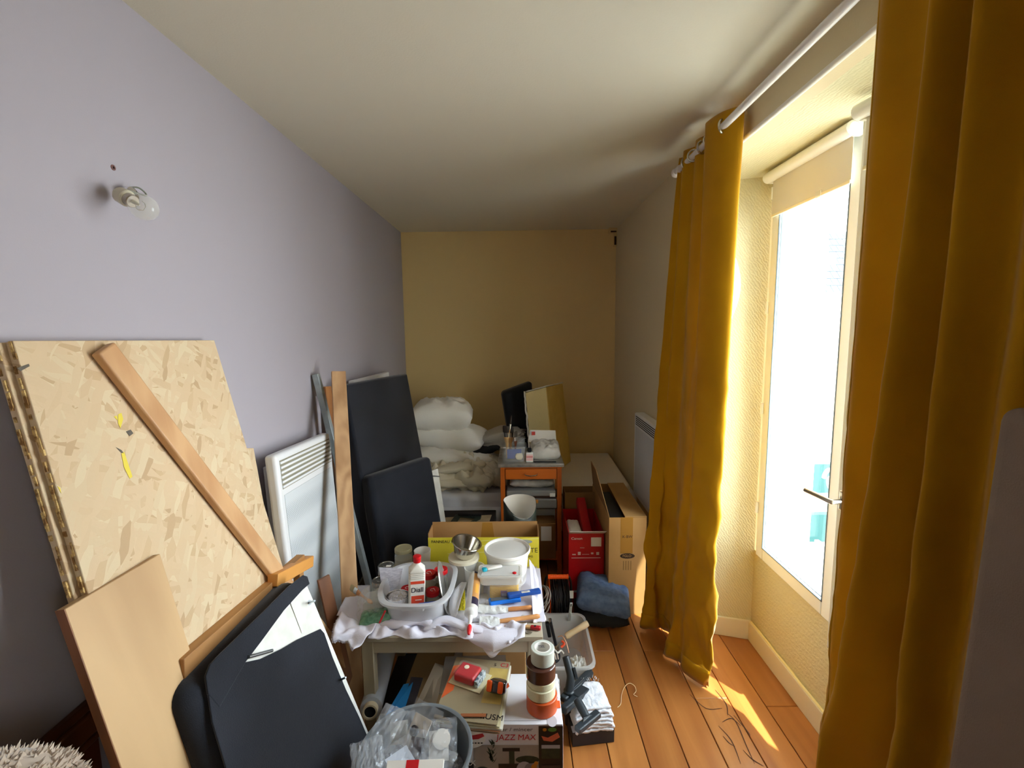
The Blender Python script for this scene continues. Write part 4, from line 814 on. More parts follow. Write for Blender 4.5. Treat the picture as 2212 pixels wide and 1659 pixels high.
# ------------------------------------------------------------------ cable reel
rl = thing('cable_reel', 'black extension cable reel with orange handle grip beside the clear tub', 'cable reel', (.215, 2.42, 0))
rcx, rcy, rcz, rr_ = .212, 2.42, .165, .105
MR = lambda x_: axisM((x_, rcy, rcz), (1, 0, 0))
MB().lathe([(.035, -.048), (.035, .048)], 32, MR(rcx)).build('drum', m_black, rl)
for s_ in (-1, 1): MB().lathe([(rr_+.012, -.002), (rr_+.016, 0), (rr_+.012, .002)], 40, MR(rcx+s_*.052)).build('flange', mat('grey_flange', '303234', .4) if s_ > 0 else mat('orange_plastic', 'ee5a12', .4), rl)
m_cab = mat('black_rubber', '0e0e10', .35); random.seed(5)
for k in range(11):
    x_ = rcx-.043+k*.0086; rj = rr_-.004+random.uniform(-.006, .004); MB().tube([(x_+random.uniform(-.002, .002)+.003*sin(a*2+k), rcy+rj*cos(a), rcz+rj*sin(a)) for a in [2*pi*i/28 for i in range(28)]], .0042, 8, closed=True).build('cable_turn', m_cab, rl)
hz = rcz+.135
MB().tube(catmull([(rcx+.07, rcy, .012), (rcx+.07, rcy, .1), (rcx+.07, rcy-.01, .24), (rcx+.062, rcy-.02, hz-.015), (rcx+.045, rcy-.02, hz), (rcx-.05, rcy-.02, hz), (rcx-.07, rcy-.02, hz-.015), (rcx-.075, rcy, .2), (rcx-.075, rcy+.02, .012)], 6), .0065, 12).build('frame_tube', m_cab, rl)
MB().tube([(rcx+.07, rcy-.09, .008), (rcx+.07, rcy+.09, .008)], .006, 8).build('foot', m_cab, rl); MB().tube([(rcx-.075, rcy-.09, .008), (rcx-.075, rcy+.09, .008)], .006, 8).build('foot', m_cab, rl)
gp = [(.0095, -.055), (.014, -.053)]
for k in range(16): z0 = -.05+k*.0062; gp += [(.0115, z0), (.0125, z0+.002), (.0125, z0+.004), (.0112, z0+.0058)]
gp += [(.014, .053), (.014, .057), (.0095, .058)]
MB().lathe(gp, 24, axisM((rcx-.004, rcy-.02, hz), (1, 0, 0))).build('grip', MATS['orange_plastic'], rl, ang=60)
MB().box((rcx+.060, rcy-.024, .175), (rcx+.082, rcy-.0165, .215)).build('tag_label', m_paper, rl)
gc = MB(); cp_ = []
for k in range(90): a = k*.42; cp_.append((.115+.035*cos(a)+.01*sin(k*.13), 2.34+.05*sin(a*.97), .20+.05*sin(a*1.03)+.0012*k*.3))
tag(gc.tube(catmull(cp_, 3), .0035, 6).build('cord', mat('grey_cord', 'a8a49c', .5)), 'tangled pale grey cord between the yellow box and the cable reel', 'cord')

# ------------------------------------------------------------------ yellow box behind the table
yb = thing('yellow_box', 'open yellow flooring carton standing on end behind the white table', 'box', (-.17, 2.2, 0))
yx0, yx1, yy0, yz = -.448, .096, 2.16, .640
m_yel = mat('yellow_print', 'dccb34', .4, col2='e6d84c', nscale=4); m_kraft = mat('kraft', 'b48a58', .8, col2='a87e4c', nscale=4)
MB().box((yx0, yy0, 0), (yx1, yy0+.004, .47)).build('lower_front', mat('cream_print', 'd6d2c4', .5), yb, smooth=False)
MB().box((yx0, yy0, .4705), (yx1, yy0+.004, yz)).build('front', m_yel, yb, smooth=False)
MB().box((yx0, yy0+.0045, 0), (yx0+.004, yy0+.11, yz+.02)).build('side', m_kraft, yb, smooth=False); MB().box((yx1-.004, yy0+.0045, 0), (yx1, yy0+.11, yz+.02)).build('side', m_kraft, yb, smooth=False)
MB().box((yx0+.004, yy0+.106, 0), (yx1-.004, yy0+.11, yz+.035)).build('back', m_kraft, yb, smooth=False)
MB().prism([(yx0+.26, yy0+.1055, yz+.032), (yx0+.31, yy0+.1055, yz+.030), (yx0+.32, yy0+.1055, yz-.05), (yx0+.25, yy0+.1055, yz-.05)], (0, -.0006, 0)).build('tape', m_tape, yb, smooth=False)
m_txt = mat('dark_print', '3a3a26', .6); yf = lambda x_, z_: faceM((x_, yy0-.0008, z_), (1, 0, 0), (0, 0, 1))
text('PANNEAU RAC', .020, yf(yx0+.015, yz-.020), m_txt, yb); text('NOTE', .034, yf(yx1-.098, .572), m_txt, yb); text('8M1', .018, yf(yx1-.06, .54), m_txt, yb)
MB().prism([(yx1-.075+.042*cos(a*pi/14), yy0-.0006, .617+.011*sin(a*pi/14)) for a in range(28)], (0, -.0005, 0)).build('oval_logo', mat('grey_logo', '9aa0a0', .5), yb, smooth=False)
text('DEVIA', .013, faceM((yx1-.105, yy0-.0014, .617), (1, 0, 0), (0, 0, 1)), mat('navy_print', '2a3460', .6), yb)
for k, (a_, b_) in enumerate(((-.14, .30), (-.12, .10), (-.15, .2))): MB().prism([(yx1-.30+a_, yy0-.0003, yz-.02-k*.03), (yx1-.30+b_, yy0-.0003, yz-.005-k*.03), (yx1-.30+b_, yy0-.0003, yz-.009-k*.03), (yx1-.30+a_, yy0-.0003, yz-.024-k*.03)], (0, -.0003, 0)).build('stripe_print', mat('pale_yellow_print', 'e8e28a', .5), yb, smooth=False)
for k in range(5): MB().box((yx1-.03, yy0-.0006, .33+k*.014), (yx1-.008, yy0, .335+k*.014)).build('code_line', mat('grey_print', '8a8680', .7), yb, smooth=False)

# ------------------------------------------------------------------ table
TT = .53; tx0, tx1, ty0, ty1 = -.605, .082, 1.578, 2.085
m_tab = wood('greige_paint', 'a79c86', 'b8ad96', 'x', 12, .08, .5, dist=3); m_tabl = wood('greige_paint_leg', '9c9078', 'b4a88e', 'z', 12, .08, .5)
tb_ = thing('table', 'low greige painted wooden table loaded with jars tubs and tools', 'table', ((tx0+tx1)/2, (ty0+ty1)/2, 0))
MB().box((tx0, ty0, TT-.020), (tx1, ty1, TT)).build('tabletop', m_tab, tb_, bevel=.002)
for lo, hi in (((tx0+.05, ty0+.018, TT-.075), (tx1-.055, ty0+.036, TT-.0205)), ((tx0+.05, ty1-.036, TT-.075), (tx1-.055, ty1-.018, TT-.0205)), ((tx0+.018, ty0+.055, TT-.075), (tx0+.036, ty1-.055, TT-.0205)), ((tx1-.036, ty0+.055, TT-.075), (tx1-.018, ty1-.055, TT-.0205))):
    MB().box(lo, hi).build('apron', m_tab, tb_)
for x_ in (tx0+.012, tx1-.055):
    for y_ in (ty0+.012, ty1-.055): MB().box((x_, y_, 0), (x_+.043, y_+.043, TT-.0205)).build('leg', m_tabl, tb_, bevel=.002)
# white cloth: on the top, bunched roll along the front, corners hanging left, right and a point in front
m_cl = mat('white_cotton', 'dcd9e4', .9, bump=.12, bscale=300); cloth = thing('cloth', 'white cotton cloth with frayed end bunched over the table edges', 'cloth', (-.26, 1.75, TT))
z0 = TT+.003
def flat(u, v):
    x_ = -.585+.68*u; y_ = 1.66+.40*v; return Vector((x_, y_, z0+.0015*abs(nz3((x_*14, y_*14, 0), 1, 3))))
MB().grid(flat, 60, 40).build('spread', m_cl, cloth, ang=180)
def bunch(u, v):
    x_ = -.56+.58*u; s_ = v*2-1; tw = sin(u*21+s_*2.2)+.6*sin(u*37+1)
    h = .015*(1-s_*s_)*(1+.6*sin(u*34+s_*2.8)+.3*sin(u*71)); fr = .042*s_-.014
    hang = max(0, math.exp(-((u-.80)/.085)**2))*max(0, -s_-.2)*.095
    return Vector((x_+.012*s_*sin(u*9), 1.628+fr+.008*tw-.012*u*(1-abs(s_)) - (.012 if hang > .01 else 0), z0+h+.004*nz3((u*30, s_*3, 0), 1, 2)-hang*(1 if hang > .004 else 0)))
MB().grid(bunch, 150, 20).build('bunched_fold', m_cl, cloth, solid=.0018, ang=180)
def roll2(pts, r, seed, fl, name, nn=10):
    o = roll(pts, r, seed, fl).build(name, m_cl, cloth, ang=180); return o
roll2([(-.56, 1.65, z0+.012), (-.47, 1.622, z0+.02), (-.38, 1.640, z0+.024), (-.31, 1.605, z0+.016)], .022, 3, .6, 'fold')
roll2([(-.36, 1.60, z0+.010), (-.29, 1.635, z0+.026), (-.20, 1.606, z0+.014), (-.11, 1.594, z0+.004)], .021, 7, .6, 'fold')
roll2([(-.20, 1.622, z0+.006), (-.13, 1.604, z0+.010), (-.06, 1.598, z0+.006), (.0, 1.600, z0+.003)], .015, 11, .5, 'fold')
# point hanging over the front edge
def point(u, v):
    w_ = .13*(1-v)**.8; x_ = -.10+(u-.5)*2*w_*.9; y_ = 1.571-.004-.012*sin(pi*v)+.010*(abs(u-.5)*2)*(1-v)-.008*(1-abs(2*u-1))
    z_ = z0+.012-v*.062; return Vector((x_, y_+ (.03*(1-v*4) if v < .25 else 0), z_ + (.006*sin(u*pi) if v < .25 else 0)))
MB().grid(point, 24, 16).build('hanging_point', m_cl, cloth, solid=.0018, ang=180)
# left tail with frayed end: hangs past the left front corner
c4 = [P(742, 1330, z=z0+.02), P(800, 1362, z=z0+.02), P(776, 1388, y=1.555), P(750, 1410, y=1.53), P(722, 1368, y=1.56)]
def tail(u, v):
    a = P(738, 1322, z=z0+.03).lerp(P(812, 1352, z=z0+.022), u); b = P(722, 1352, y=1.565).lerp(P(800, 1378, y=1.545), u); c = P(722, 1378, y=1.55).lerp(P(764, 1404, y=1.525), u)
    p = a*(1-v)**2+b*2*v*(1-v)+c*v*v; k = nz3((u*3, v*3, 0), 1.3, 6); return p+V(.0, -.016*sin(u*pi*1.5+v*2), .014*k)
MB().grid(tail, 30, 30).build('tail', m_cl, cloth, solid=.0018, ang=180)
def tail0(u, v):
    a = P(758, 1265, z=z0+.01).lerp(P(800, 1265, z=z0+.003), u); b = P(727, 1330, z=z0+.02).lerp(P(800, 1350, z=z0+.005), u); p = a.lerp(b, v); return p+V(0, 0, .006*abs(nz3((u*4, v*5, 0), 1.5, 2)))
MB().grid(tail0, 16, 20).build('side_spread', m_cl, cloth, solid=.0015, ang=180)
frg = MB(); random.seed(4)
for i in range(80):
    u = i/79; p = tail(u, 1); frg.tube([p, p+V(random.uniform(-.003, .001), random.uniform(-.003, .002), -random.uniform(.004, .008))], .0006, 4)
for i in range(60):
    p = tail(0, i/59); frg.tube([p, p+V(-random.uniform(.003, .007), 0, -random.uniform(0, .003))], .0006, 4)
tag(frg.build('fringe', m_cl, cloth), kind='stuff')
# right part: rises over the box and hangs beside the table
def rside(u, v):
    a = P(1143, 1208, z=.60).lerp(P(1152, 1220, z=.585), u); b = P(1152, 1345, z=z0+.004).lerp(P(1181, 1342, z=TT-.02), u)
    p = a.lerp(b, v); p.y += 0; return p+u*V(.008*nz3((u*4, v*4, 0), 1.4, 5)+.006*sin(u*7+v*3)*v, -.008*sin(u*5)*v, .008*sin(pi*v)*abs(sin(u*5+v*2)))
MB().grid(rside, 24, 40).build('right_drape', m_cl, cloth, solid=.0018, ang=180)

# ------------------------------------------------------------------ clear tub and its contents
m_tub = mat('frosted_tub', 'dcdde0', .3, alpha=.52)
ut = thing('plastic_tub', 'large frosted plastic tub with rolled rim on the table front', 'tub', (-.40, 1.75, z0))
ux0, ux1, uy0, uy1, uzr = -.535, -.272, 1.60, 1.90, z0+.115
def tubshell(name, m, cx, cy, hx, hy, z0_, z1_, taper, rim, parent, pw=4, dip=.0, n=56, th=.003):
    def ring(s_, z, d=0, dipk=1):
        out = []
        for k in range(n):
            a = 2*pi*k/n; c_, s2 = cos(a), sin(a); e = 2/pw; x_ = abs(c_)**e*(1 if c_ > 0 else -1)*(hx+d)*s_; y_ = abs(s2)**e*(1 if s2 > 0 else -1)*(hy+d)*s_
            out.append(V(cx+x_, cy+y_, z+dip*dipk*(abs(c_)**6)))
        return out
    R = [ring(taper, z0_, 0, 0), ring(taper+.03, z0_+.006, 0, 0), ring(.985, z1_-.008), ring(1, z1_-.012, rim), ring(1, z1_-.002, rim+.001), ring(1, z1_+.001, rim*.5), ring(1, z1_, -.001), ring(.985, z1_-.012, -th), ring(taper+.02, z0_+.01, -th, 0), ring(taper, z0_+.005, -th, 0)]
    vs = [p for r_ in R for p in r_]; N = n; m_ = len(R)
    return MB().add(vs, [(i*N+k, i*N+(k+1) % N, (i+1)*N+(k+1) % N, (i+1)*N+k) for i in range(m_-1) for k in range(N)]+[tuple(range(N))[::-1], tuple(range((m_-1)*N, m_*N))]).build(name, m, parent, ang=60)
tubshell('tub', m_tub, (ux0+ux1)/2, (uy0+uy1)/2, (ux1-ux0)/2, (uy1-uy0)/2, z0, uzr, .80, .016, ut, 3.2, .012)
uc = ((ux0+ux1)/2, (uy0+uy1)/2)
MB().box((uc[0]-.035, uy0-.014, uzr-.024), (uc[0]+.05, uy0+.004, uzr-.004)).build('grip_lip', m_tub, ut, bevel=.005)
zt0 = z0+.008
# white spirit bottle
m_bot = mat('bottle_plastic', 'e2ded4', .35, col2='d6d2c8', nscale=6); m_redc = mat('red_cap', 'c8161e', .35); m_or = mat('orange_label', 'd8462a', .5)
bw = thing('solvent_bottle', 'white solvent bottle with red cap and red label standing in the tub', 'bottle', (-.415, 1.70, zt0)); bx, by = -.405, 1.68
tp_ = P(888, 1200, y=by).z
def rsec(hx, hy, z, r_=.3, n=6, c=(bx, by)):
    out = []; rr_ = min(hx, hy)*r_
    for q, (sx_, sy_) in enumerate(((1, 1), (-1, 1), (-1, -1), (1, -1))):
        for k in range(n): a = pi/2*q+pi/2*k/(n-1); out.append(V(c[0]+sx_*(hx-rr_)+rr_*cos(a), c[1]+sy_*(hy-rr_)+rr_*sin(a), z))
    return out
def loftsec(secs): 
    N = len(secs[0]); m = len(secs); return MB().add([p for s_ in secs for p in s_], [(i*N+k, i*N+(k+1) % N, (i+1)*N+(k+1) % N, (i+1)*N+k) for i in range(m-1) for k in range(N)]+[tuple(range(N))[::-1], tuple(range((m-1)*N, m*N))])
H_ = tp_-zt0; secs = [rsec(.028, .022, zt0), rsec(.031, .025, zt0+.004), rsec(.031, .025, zt0+H_*.66)]
for k in range(4): z1 = zt0+H_*(.67+.028*k); secs += [rsec(.029, .0235, z1), rsec(.031, .025, z1+H_*.010), rsec(.031, .025, z1+H_*.019)]
secs += [rsec(.031, .025, zt0+H_*.79), rsec(.026, .021, zt0+H_*.83, .7), rsec(.014, .013, zt0+H_*.88, 1), rsec(.012, .012, zt0+H_*.9, 1), rsec(.012, .012, zt0+H_*.93, 1)]
Mt = Matrix.Translation((bx, by, zt0)) @ Matrix.Rotation(.05, 4, 'Y') @ Matrix.Rotation(.25, 4, 'Z') @ Matrix.Translation((-bx, -by, -zt0))
mb = loftsec(secs); mb.v = [tuple(Mt @ Vector(p)) for p in mb.v]; mb.build('body', m_bot, bw, ang=50)
MB().lathe([(.0135, H_*.90), (.0145, H_*.905), (.0145, H_*.965), (.0155, H_*.97), (.0150, H_*.995), (.011, H_)], 24, Mt @ X((bx, by, zt0))).build('cap', m_redc, bw)
def lab(x0_, x1_, z0_, z1_, m, nm, d=.0): MB().add([Mt @ V(bx+x_, by-.0254-d, zt0+H_*z_) for x_, z_ in ((x0_, z0_), (x1_, z0_), (x1_, z1_), (x0_, z1_))], [(0, 1, 2, 3)]).build(nm, m, bw, smooth=False)
lab(-.024, .028, .20, .655, m_paper, 'label'); lab(-.024, .028, .60, .645, m_or, 'label_band', .0003); lab(-.021, .027, .20, .415, m_or, 'label_panel', .0003); lab(-.006, .018, .34, .352, m_paper, 'label_line', .0006)
text('Diall', .028, Mt @ faceM((bx-.0225, by-.0268, zt0+H_*.505), (1, 0, 0), (0, 0, 1)), mat('navy_dark', '1c1c34', .5), bw, sx_=.92)
# foil-wrapped pot
fw = thing('foil_cup', 'cup wrapped in crinkled aluminium foil in the tub', 'cup', (-.475, 1.68, zt0)); m_foil = mat('foil', 'e8e8ea', .25, .8, bump=1, bscale=70)
def foil(u, v):
    a = 2*pi*u; r_ = .030+.010*v+.0022*nz3((cos(a)*9, sin(a)*9, v*9), 1.6, 3)*(1 if v < .98 else .3); return Vector((-.475+r_*cos(a)*1.1, 1.685+r_*sin(a), zt0+.09*v+.001*nz3((u*20, v*9, 3), 1)))
MB().grid(foil, 60, 24).build('foil', m_foil, fw, solid=.0006, ang=20)
MB().lathe([(0, 0), (.036, .0), (.036, .001)], 32, X((-.475, 1.685, zt0+.086)), cap=False).build('foil_top', m_foil, fw)
m_jglass = mat('jar_glass', 'e8eeea', .06, alpha=.30, coat=1); m_lidm = mat('tin_lid', 'b8b6ae', .25, .9)
def jar(label, c, r, h, lid, content, ch, grp='glass jars on the table', lidh=.014, M=None, cm=None, text_=None):
    t = thing('glass_jar', label, 'jar', c, grp); M = M or X(c)
    MB().lathe([(r*.9, 0), (r, .006), (r, h-.024), (r*.86, h-.012), (r*.86, h)], 32, M).build('glass', m_jglass, t)
    if content: MB().lathe([(r*.88, .004), (r*.95, .008), (r*.95, ch)], 28, M).build('contents', content, t)
    if lid: MB().lathe([(r*.93, h-lidh+.002), (r*.96, h-lidh), (r*.96, h), (r*.93, h+.003), (r*.80, h+.003), (r*.76, h+.0012), (r*.4, h+.0012), (r*.38, h+.002), (0, h+.002)], 36, M, cap=False).build('lid', lid, t)
    return t, M
m_swirl = mat('white_print', 'f2e8e8', .5)
def swirl(t, M, r, h):
    MB().tube([M @ V(r*.30*cos(a)*(1 if a < 4 else .6), r*.30*sin(a), h+.0028) for a in [k*.35 for k in range(16)]], .0008, 6).build('lid_print', m_swirl, t); MB().tube([M @ V(r*.45, -r*.3, h+.0028), M @ V(r*.1, r*.45, h+.0028)], .0008, 6).build('lid_print', m_swirl, t)
m_oil = mat('olive_liquid', 'a09a78', .3)
for lb, c, r, h in (('jar with red lid behind the white solvent bottle', (-.375, 1.80, zt0), .030, .115), ('jar with red lid partly hidden by the upright metal lid', (-.330, 1.83, zt0), .029, .115), ('jar with red lid at the right of the solvent bottle, lowest of the red lids', (-.345, 1.715, zt0), .028, .090), ('small red-lidded jar left of the solvent bottle behind the foil cup', (-.458, 1.765, zt0), .026, .070)):
    t, M = jar(lb, c, r, h, m_redc, m_oil, h*.6); swirl(t, M, r, h)
# upright oval metal lid
om = thing('oval_tin_plate', 'thin oval metal lid standing upright in the tub right of the bottle', 'lid', (-.30, 1.73, zt0))
lc = V(-.305, 1.735, zt0+.092); lM = Matrix.Translation(lc) @ Matrix.Rotation(.12, 4, 'Z') @ Matrix.Rotation(radians(80), 4, 'Y') @ Matrix.Diagonal((.105, .085, .085, 1))
MB().lathe([(0, 0), (.90, .0), (.94, .04), (.97, .04), (1, .0), (.97, -.03), (.92, -.02), (0, -.02)], 48, lM, cap=False).build('disc', mat('dull_tin', 'b4b2ac', .3, .75), om)
# newspaper sheet, blue rag edge, red straw
nw = thing('newspaper', 'folded newspaper piece sticking up at the left of the tub', 'paper', (-.535, 1.76, z0+.02)); a_ = [P(819, 1226, y=1.76), P(870, 1228, y=1.78), P(864, 1262, y=1.76), P(826, 1290, y=1.74)]
MB().prism(a_, (0, .0015, 0)).build('sheet', mat('newsprint', 'b8b8c8', .8, col2='d8d8e4', nscale=60, nstretch=(1, 1, 4)), nw, smooth=False)
tag(MB().bar((-.385, 1.635, zt0+.08), (-.30, 1.65, zt0+.082), .012, .012).build('blue_rag', mat('blue_rag', '24408a', .8), bevel=.004), 'folded dark blue rag edge at the front of the tub', 'rag')
s0, s1 = P(832, 1320, y=1.592), P(820, 1345, y=1.60); tag(MB().tube([s0, s1], .0035, 8).build('red_stick', m_redc), 'short red plastic stick leaning on the left side of the tub', 'stick')

# jars left of and behind the tub
jar('glass jar with cream lid behind the tub, standing furthest left at the back', (-.545, 2.06, z0), .042, .105, mat('cream_lid', 'b8b08c', .35, .4), mat('cream_fill', 'b4ac8e', .6), .06)
jm1, _m = jar('empty jar with plain tin lid and a paper sticker left of the tub', (-.585, 1.92, z0), .038, .095, m_lidm, mat('grey_fill', 'a8a496', .5), .03); MB().box((-.583, 1.90, z0+.0985), (-.562, 1.915, z0+.099)).build('sticker', m_paper, jm1)
jm2, _m = jar('tin-lidded jar with sticker nearest the oak plank, behind the wrapped jar', (-.585, 1.825, z0), .036, .080, m_lidm, mat('grey_fill', 'a8a496', .5), .03); MB().box((-.575, 1.812, z0+.0835), (-.555, 1.83, z0+.084)).build('sticker', m_paper, jm2)
wc = thing('white_cup', 'plain white plastic cup behind the tub between the cream-lidded jar and the metal lid', 'cup', (-.445, 2.03, z0)); MB().lathe([(.030, 0), (.038, .115), (.0365, .115), (.029, .004), (0, .004)], 32, X((-.447, 2.02, z0)), cap=False).build('cup', m_paper, wc)
jp, _m = jar('jar of pale liquid over green rag wrapped in clear plastic at the left table edge', (-.575, 1.70, z0), .044, .085, None, mat('grey_liquid', 'a0a49c', .4), .05, grp=None)
def wrap(u, v, sd=0):
    a = 2*pi*u; r_ = (.052+.012*(1-v))*(1 if v < .75 else 1-(v-.75)*2.2)+.005*nz3((cos(a)*4, sin(a)*4, v*4), 1.5, 5); return Vector((-.575+r_*cos(a)*1.05, 1.70+r_*sin(a), z0+.001+.118*v+.006*nz3((cos(a)*3, sin(a)*3, v), 1.5, 7)))
MB().grid(wrap, 60, 24).build('plastic_wrap', mat('clear_wrap', 'eef2ee', .12, alpha=.22, coat=.8), jp, ang=30)
pillow('green_rag', 'green cloth under clear plastic in front of the wrapped jar', 'cloth', (-.555, 1.655, z0+.026), .115, .075, .05, mat('green_cloth', '6f9a7c', .6, col2='4c7a5c', nscale=30, ndist=2, bump=.5, bscale=60), rz=.2, seed=3, w_=.3)
brush('paint brush with orange-tipped handle lying across the wrapped jar', P(757, 1268, y=1.78), P(808, 1306, y=1.66)-P(757, 1268, y=1.78), .165, .026, None, mh=mat('natural_handle', 'c08858', .4), mbr=mat('pale_bristle', 'b0a078', .9), roll_=1.2)
hd = P(800, 1300, y=1.675); dd = (P(808, 1306, y=1.66)-P(757, 1268, y=1.78)).normalized(); tg = MB().lathe([(.0062, -.018), (.0078, -.004), (.004, .012), (0, .014)], 12, axisM(hd, dd), cap=False); 
o = tg.build('handle_tip', mat('orange_tip', 'e89a18', .4), bpy.data.objects[[x.name for x in bpy.data.objects if x.name.startswith('paint_brush')][-1]])

# ------------------------------------------------------------------ buckets, bowl, food containers
m_bk = mat('white_bucket', 'ecebe6', .35, alpha=.96); m_semi = mat('translucent_pp', 'e8e6de', .3, alpha=.55)
b1 = V(-.245, 1.93, z0); k1 = thing('plastic_pot', 'translucent plastic pot half full of ochre paste under the steel bowl', 'pot', b1)
MB().lathe([(.050, 0), (.052, .004), (.060, .108), (.064, .110), (.065, .124), (.061, .125), (.059, .112), (.050, .006), (0, .006)], 48, X(b1), cap=False).build('pot', m_semi, k1)
MB().lathe([(.048, .007), (.053, .055)], 40, X(b1)).build('paste', mat('ochre_paste', 'c08a2c', .5), k1); MB().lathe([(.0, .1255), (.064, .1255), (.0665, .127), (.0665, .118), (.068, .118), (.068, .130), (.060, .131), (0, .129)], 48, X(b1), cap=False).build('lid', mat('cream_pot_lid', 'e4dcc4', .4), k1)
bc_ = P(1003, 1168, y=1.90); bl = thing('steel_bowl', 'tilted stainless steel bowl on top of the plastic pot', 'bowl', b1+V(0, 0, .13))
bM = Matrix.Translation(b1+V(.0, -.002, .133)) @ Matrix.Rotation(.24, 4, 'Y') @ Matrix.Rotation(.10, 4, 'X') @ Matrix.Translation((0, 0, .004))
MB().lathe([(0, 0), (.038, 0), (.044, .004), (.060, .060), (.0645, .062), (.066, .061), (.066, .063), (.0645, .0645), (.059, .063), (.042, .006), (0, .003)], 56, bM, cap=False).build('bowl', mat('stainless', 'c4c0b6', .18, 1), bl)
b2_ = V(-.055, 1.965, z0); k2 = thing('plastic_bucket', 'wide white bucket with recessed white lid behind the clear containers', 'bucket', b2_)
MB().lathe([(.082, 0), (.094, .125), (.097, .127), (.097, .140), (.093, .141)], 56, X(b2_)).build('body', m_bk, k2); MB().lathe([(.088, .132), (.098, .134), (.103, .138), (.104, .148), (.101, .152), (.097, .150), (.093, .141), (0, .1405)], 56, X(b2_), cap=False).build('lid', mat('white_lid', 'f2f0ea', .35, col2='e2e0d8', nscale=9), k2)
jr = V(-.192, 1.865, z0); j2 = thing('plastic_cup', 'clear tall beaker between the pot and the food containers', 'cup', jr); MB().lathe([(.036, 0), (.043, .115), (.045, .116), (.0415, .115), (.035, .004), (0, .004)], 36, X(jr), cap=False).build('cup', m_semi, j2)
fc_ = thing('food_container', 'clear square container filled with yellow sponge cloth, bottom one of two', 'food container', (-.065, 1.80, z0))
tray((-.140, 1.795, z0), (.008, 1.878, z0+.075), .0015, 'tray', m_clear, fc_, .86)
rb((-.126, 1.803, z0+.006), (-.006, 1.870, z0+.055), 'yellow_sponge', mat('yellow_sponge', 'eebc38', .9, bump=.4, bscale=200), fc_, .008)
MB().box((-.080, 1.7935, z0+.022), (-.053, 1.7945, z0+.048)).build('sticker', mat('mauve_sticker', '8a7484', .6), fc_, smooth=False); MB().box((-.077, 1.7928, z0+.025), (-.056, 1.7935, z0+.036)).build('sticker_print', mat('grey_sticker', 'b8b4bc', .6), fc_, smooth=False)
fc2 = thing('food_container', 'clear shallow container upside down on top of the yellow sponge one', 'food container', (-.07, 1.83, z0+.08))
tray((-.168, 1.780, z0+.0775), (.004, 1.872, z0+.118), .0015, 'tray', m_semi, fc2, .92)
MB().box((-.158, 1.786, z0+.1165), (-.006, 1.866, z0+.119)).build('lid_film', mat('clear_film2', 'f4f4f2', .15, alpha=.4), fc2)
hs = thing('scraper_handle', 'white handle with turquoise end lying on the clear containers', 'tool', (-.11, 1.83, z0+.125)); ha, hb3 = V(-.155, 1.81, z0+.130), V(-.075, 1.845, z0+.130)
MB().bar(ha, ha.lerp(hb3, .22), .022, .012).build('end_cap', mat('turquoise', '1fb0c8', .35), hs, bevel=.004); MB().bar(ha.lerp(hb3, .221), hb3, .018, .010).build('handle', m_paper, hs, bevel=.005, seg=3)
tag(MB().lathe([(.008, 0), (.008, .004), (0, .006)], 12, X((-.022, 1.80, z0+.120)), cap=False).build('red_stopper', m_redc), 'tiny red cap on the right of the clear containers', 'cap')
# cartridge lying with its nozzle towards the viewer
ca = P(1024, 1262, z=z0+.080); cb2 = P(1017, 1328, z=z0+.042); dcr = (cb2-ca).normalized(); ck = thing('sealant_cartridge', 'brown and white sealant cartridge with red-capped nozzle pointing to the viewer', 'cartridge', cb2)
Lc = .215; ca = cb2-dcr*Lc*.92; cM = axisM(ca, dcr, .5); r_ = .0245
MB().lathe([(r_, 0), (r_, Lc*.86)], 72, cM).build('tube', mat('cartridge_brown', 'a0683a', .35), ck)
def band(a0, a1, z0_, z1_, m, nm, k=0): MB().grid(lambda u, v: cM @ V((r_+.0007+k)*cos(a0+(a1-a0)*u), (r_+.0004+k)*sin(a0+(a1-a0)*u), Lc*(z0_+(z1_-z0_)*v)), 72, 1).build(nm, m, ck, ang=180)
band(0, 2*pi, .0, .86, mat('cartridge_white', 'd8d2c8', .4), 'label')
m_br = mat('label_tan', 'c08a50', .45); m_nv = mat('label_navy', '2a2238', .45)
ta = atan2(*(lambda q: (q.y, q.x))(cM.inverted().to_3x3() @ V(.35, -.5, .8)))
band(ta-1.0, ta+.35, .02, .62, m_br, 'label_tan', .0003); band(ta-1.0, ta+.35, .62, .78, m_nv, 'label_navy', .0003); band(ta-.6, ta+.0, .30, .52, mat('label_orange', 'd89a3c', .5), 'label_patch', .0006); band(ta-1.0, ta+.35, .0, .05, m_nv, 'label_dark', .0006)
MB().lathe([(r_+.001, Lc*.86), (r_+.0012, Lc*.90), (r_-.003, Lc*.93), (.010, Lc*.96), (.0085, Lc*1.0), (.0055, Lc*1.17), (0, Lc*1.17)], 32, cM, cap=False).build('nozzle', mat('white_nozzle', 'ecebe6', .35), ck); MB().lathe([(.0062, Lc*1.14), (.0088, Lc*1.17), (.0085, Lc*1.24), (.0045, Lc*1.32), (0, Lc*1.33)], 20, cM, cap=False).build('cap', mat('bright_red', 'd41e22', .4), ck)
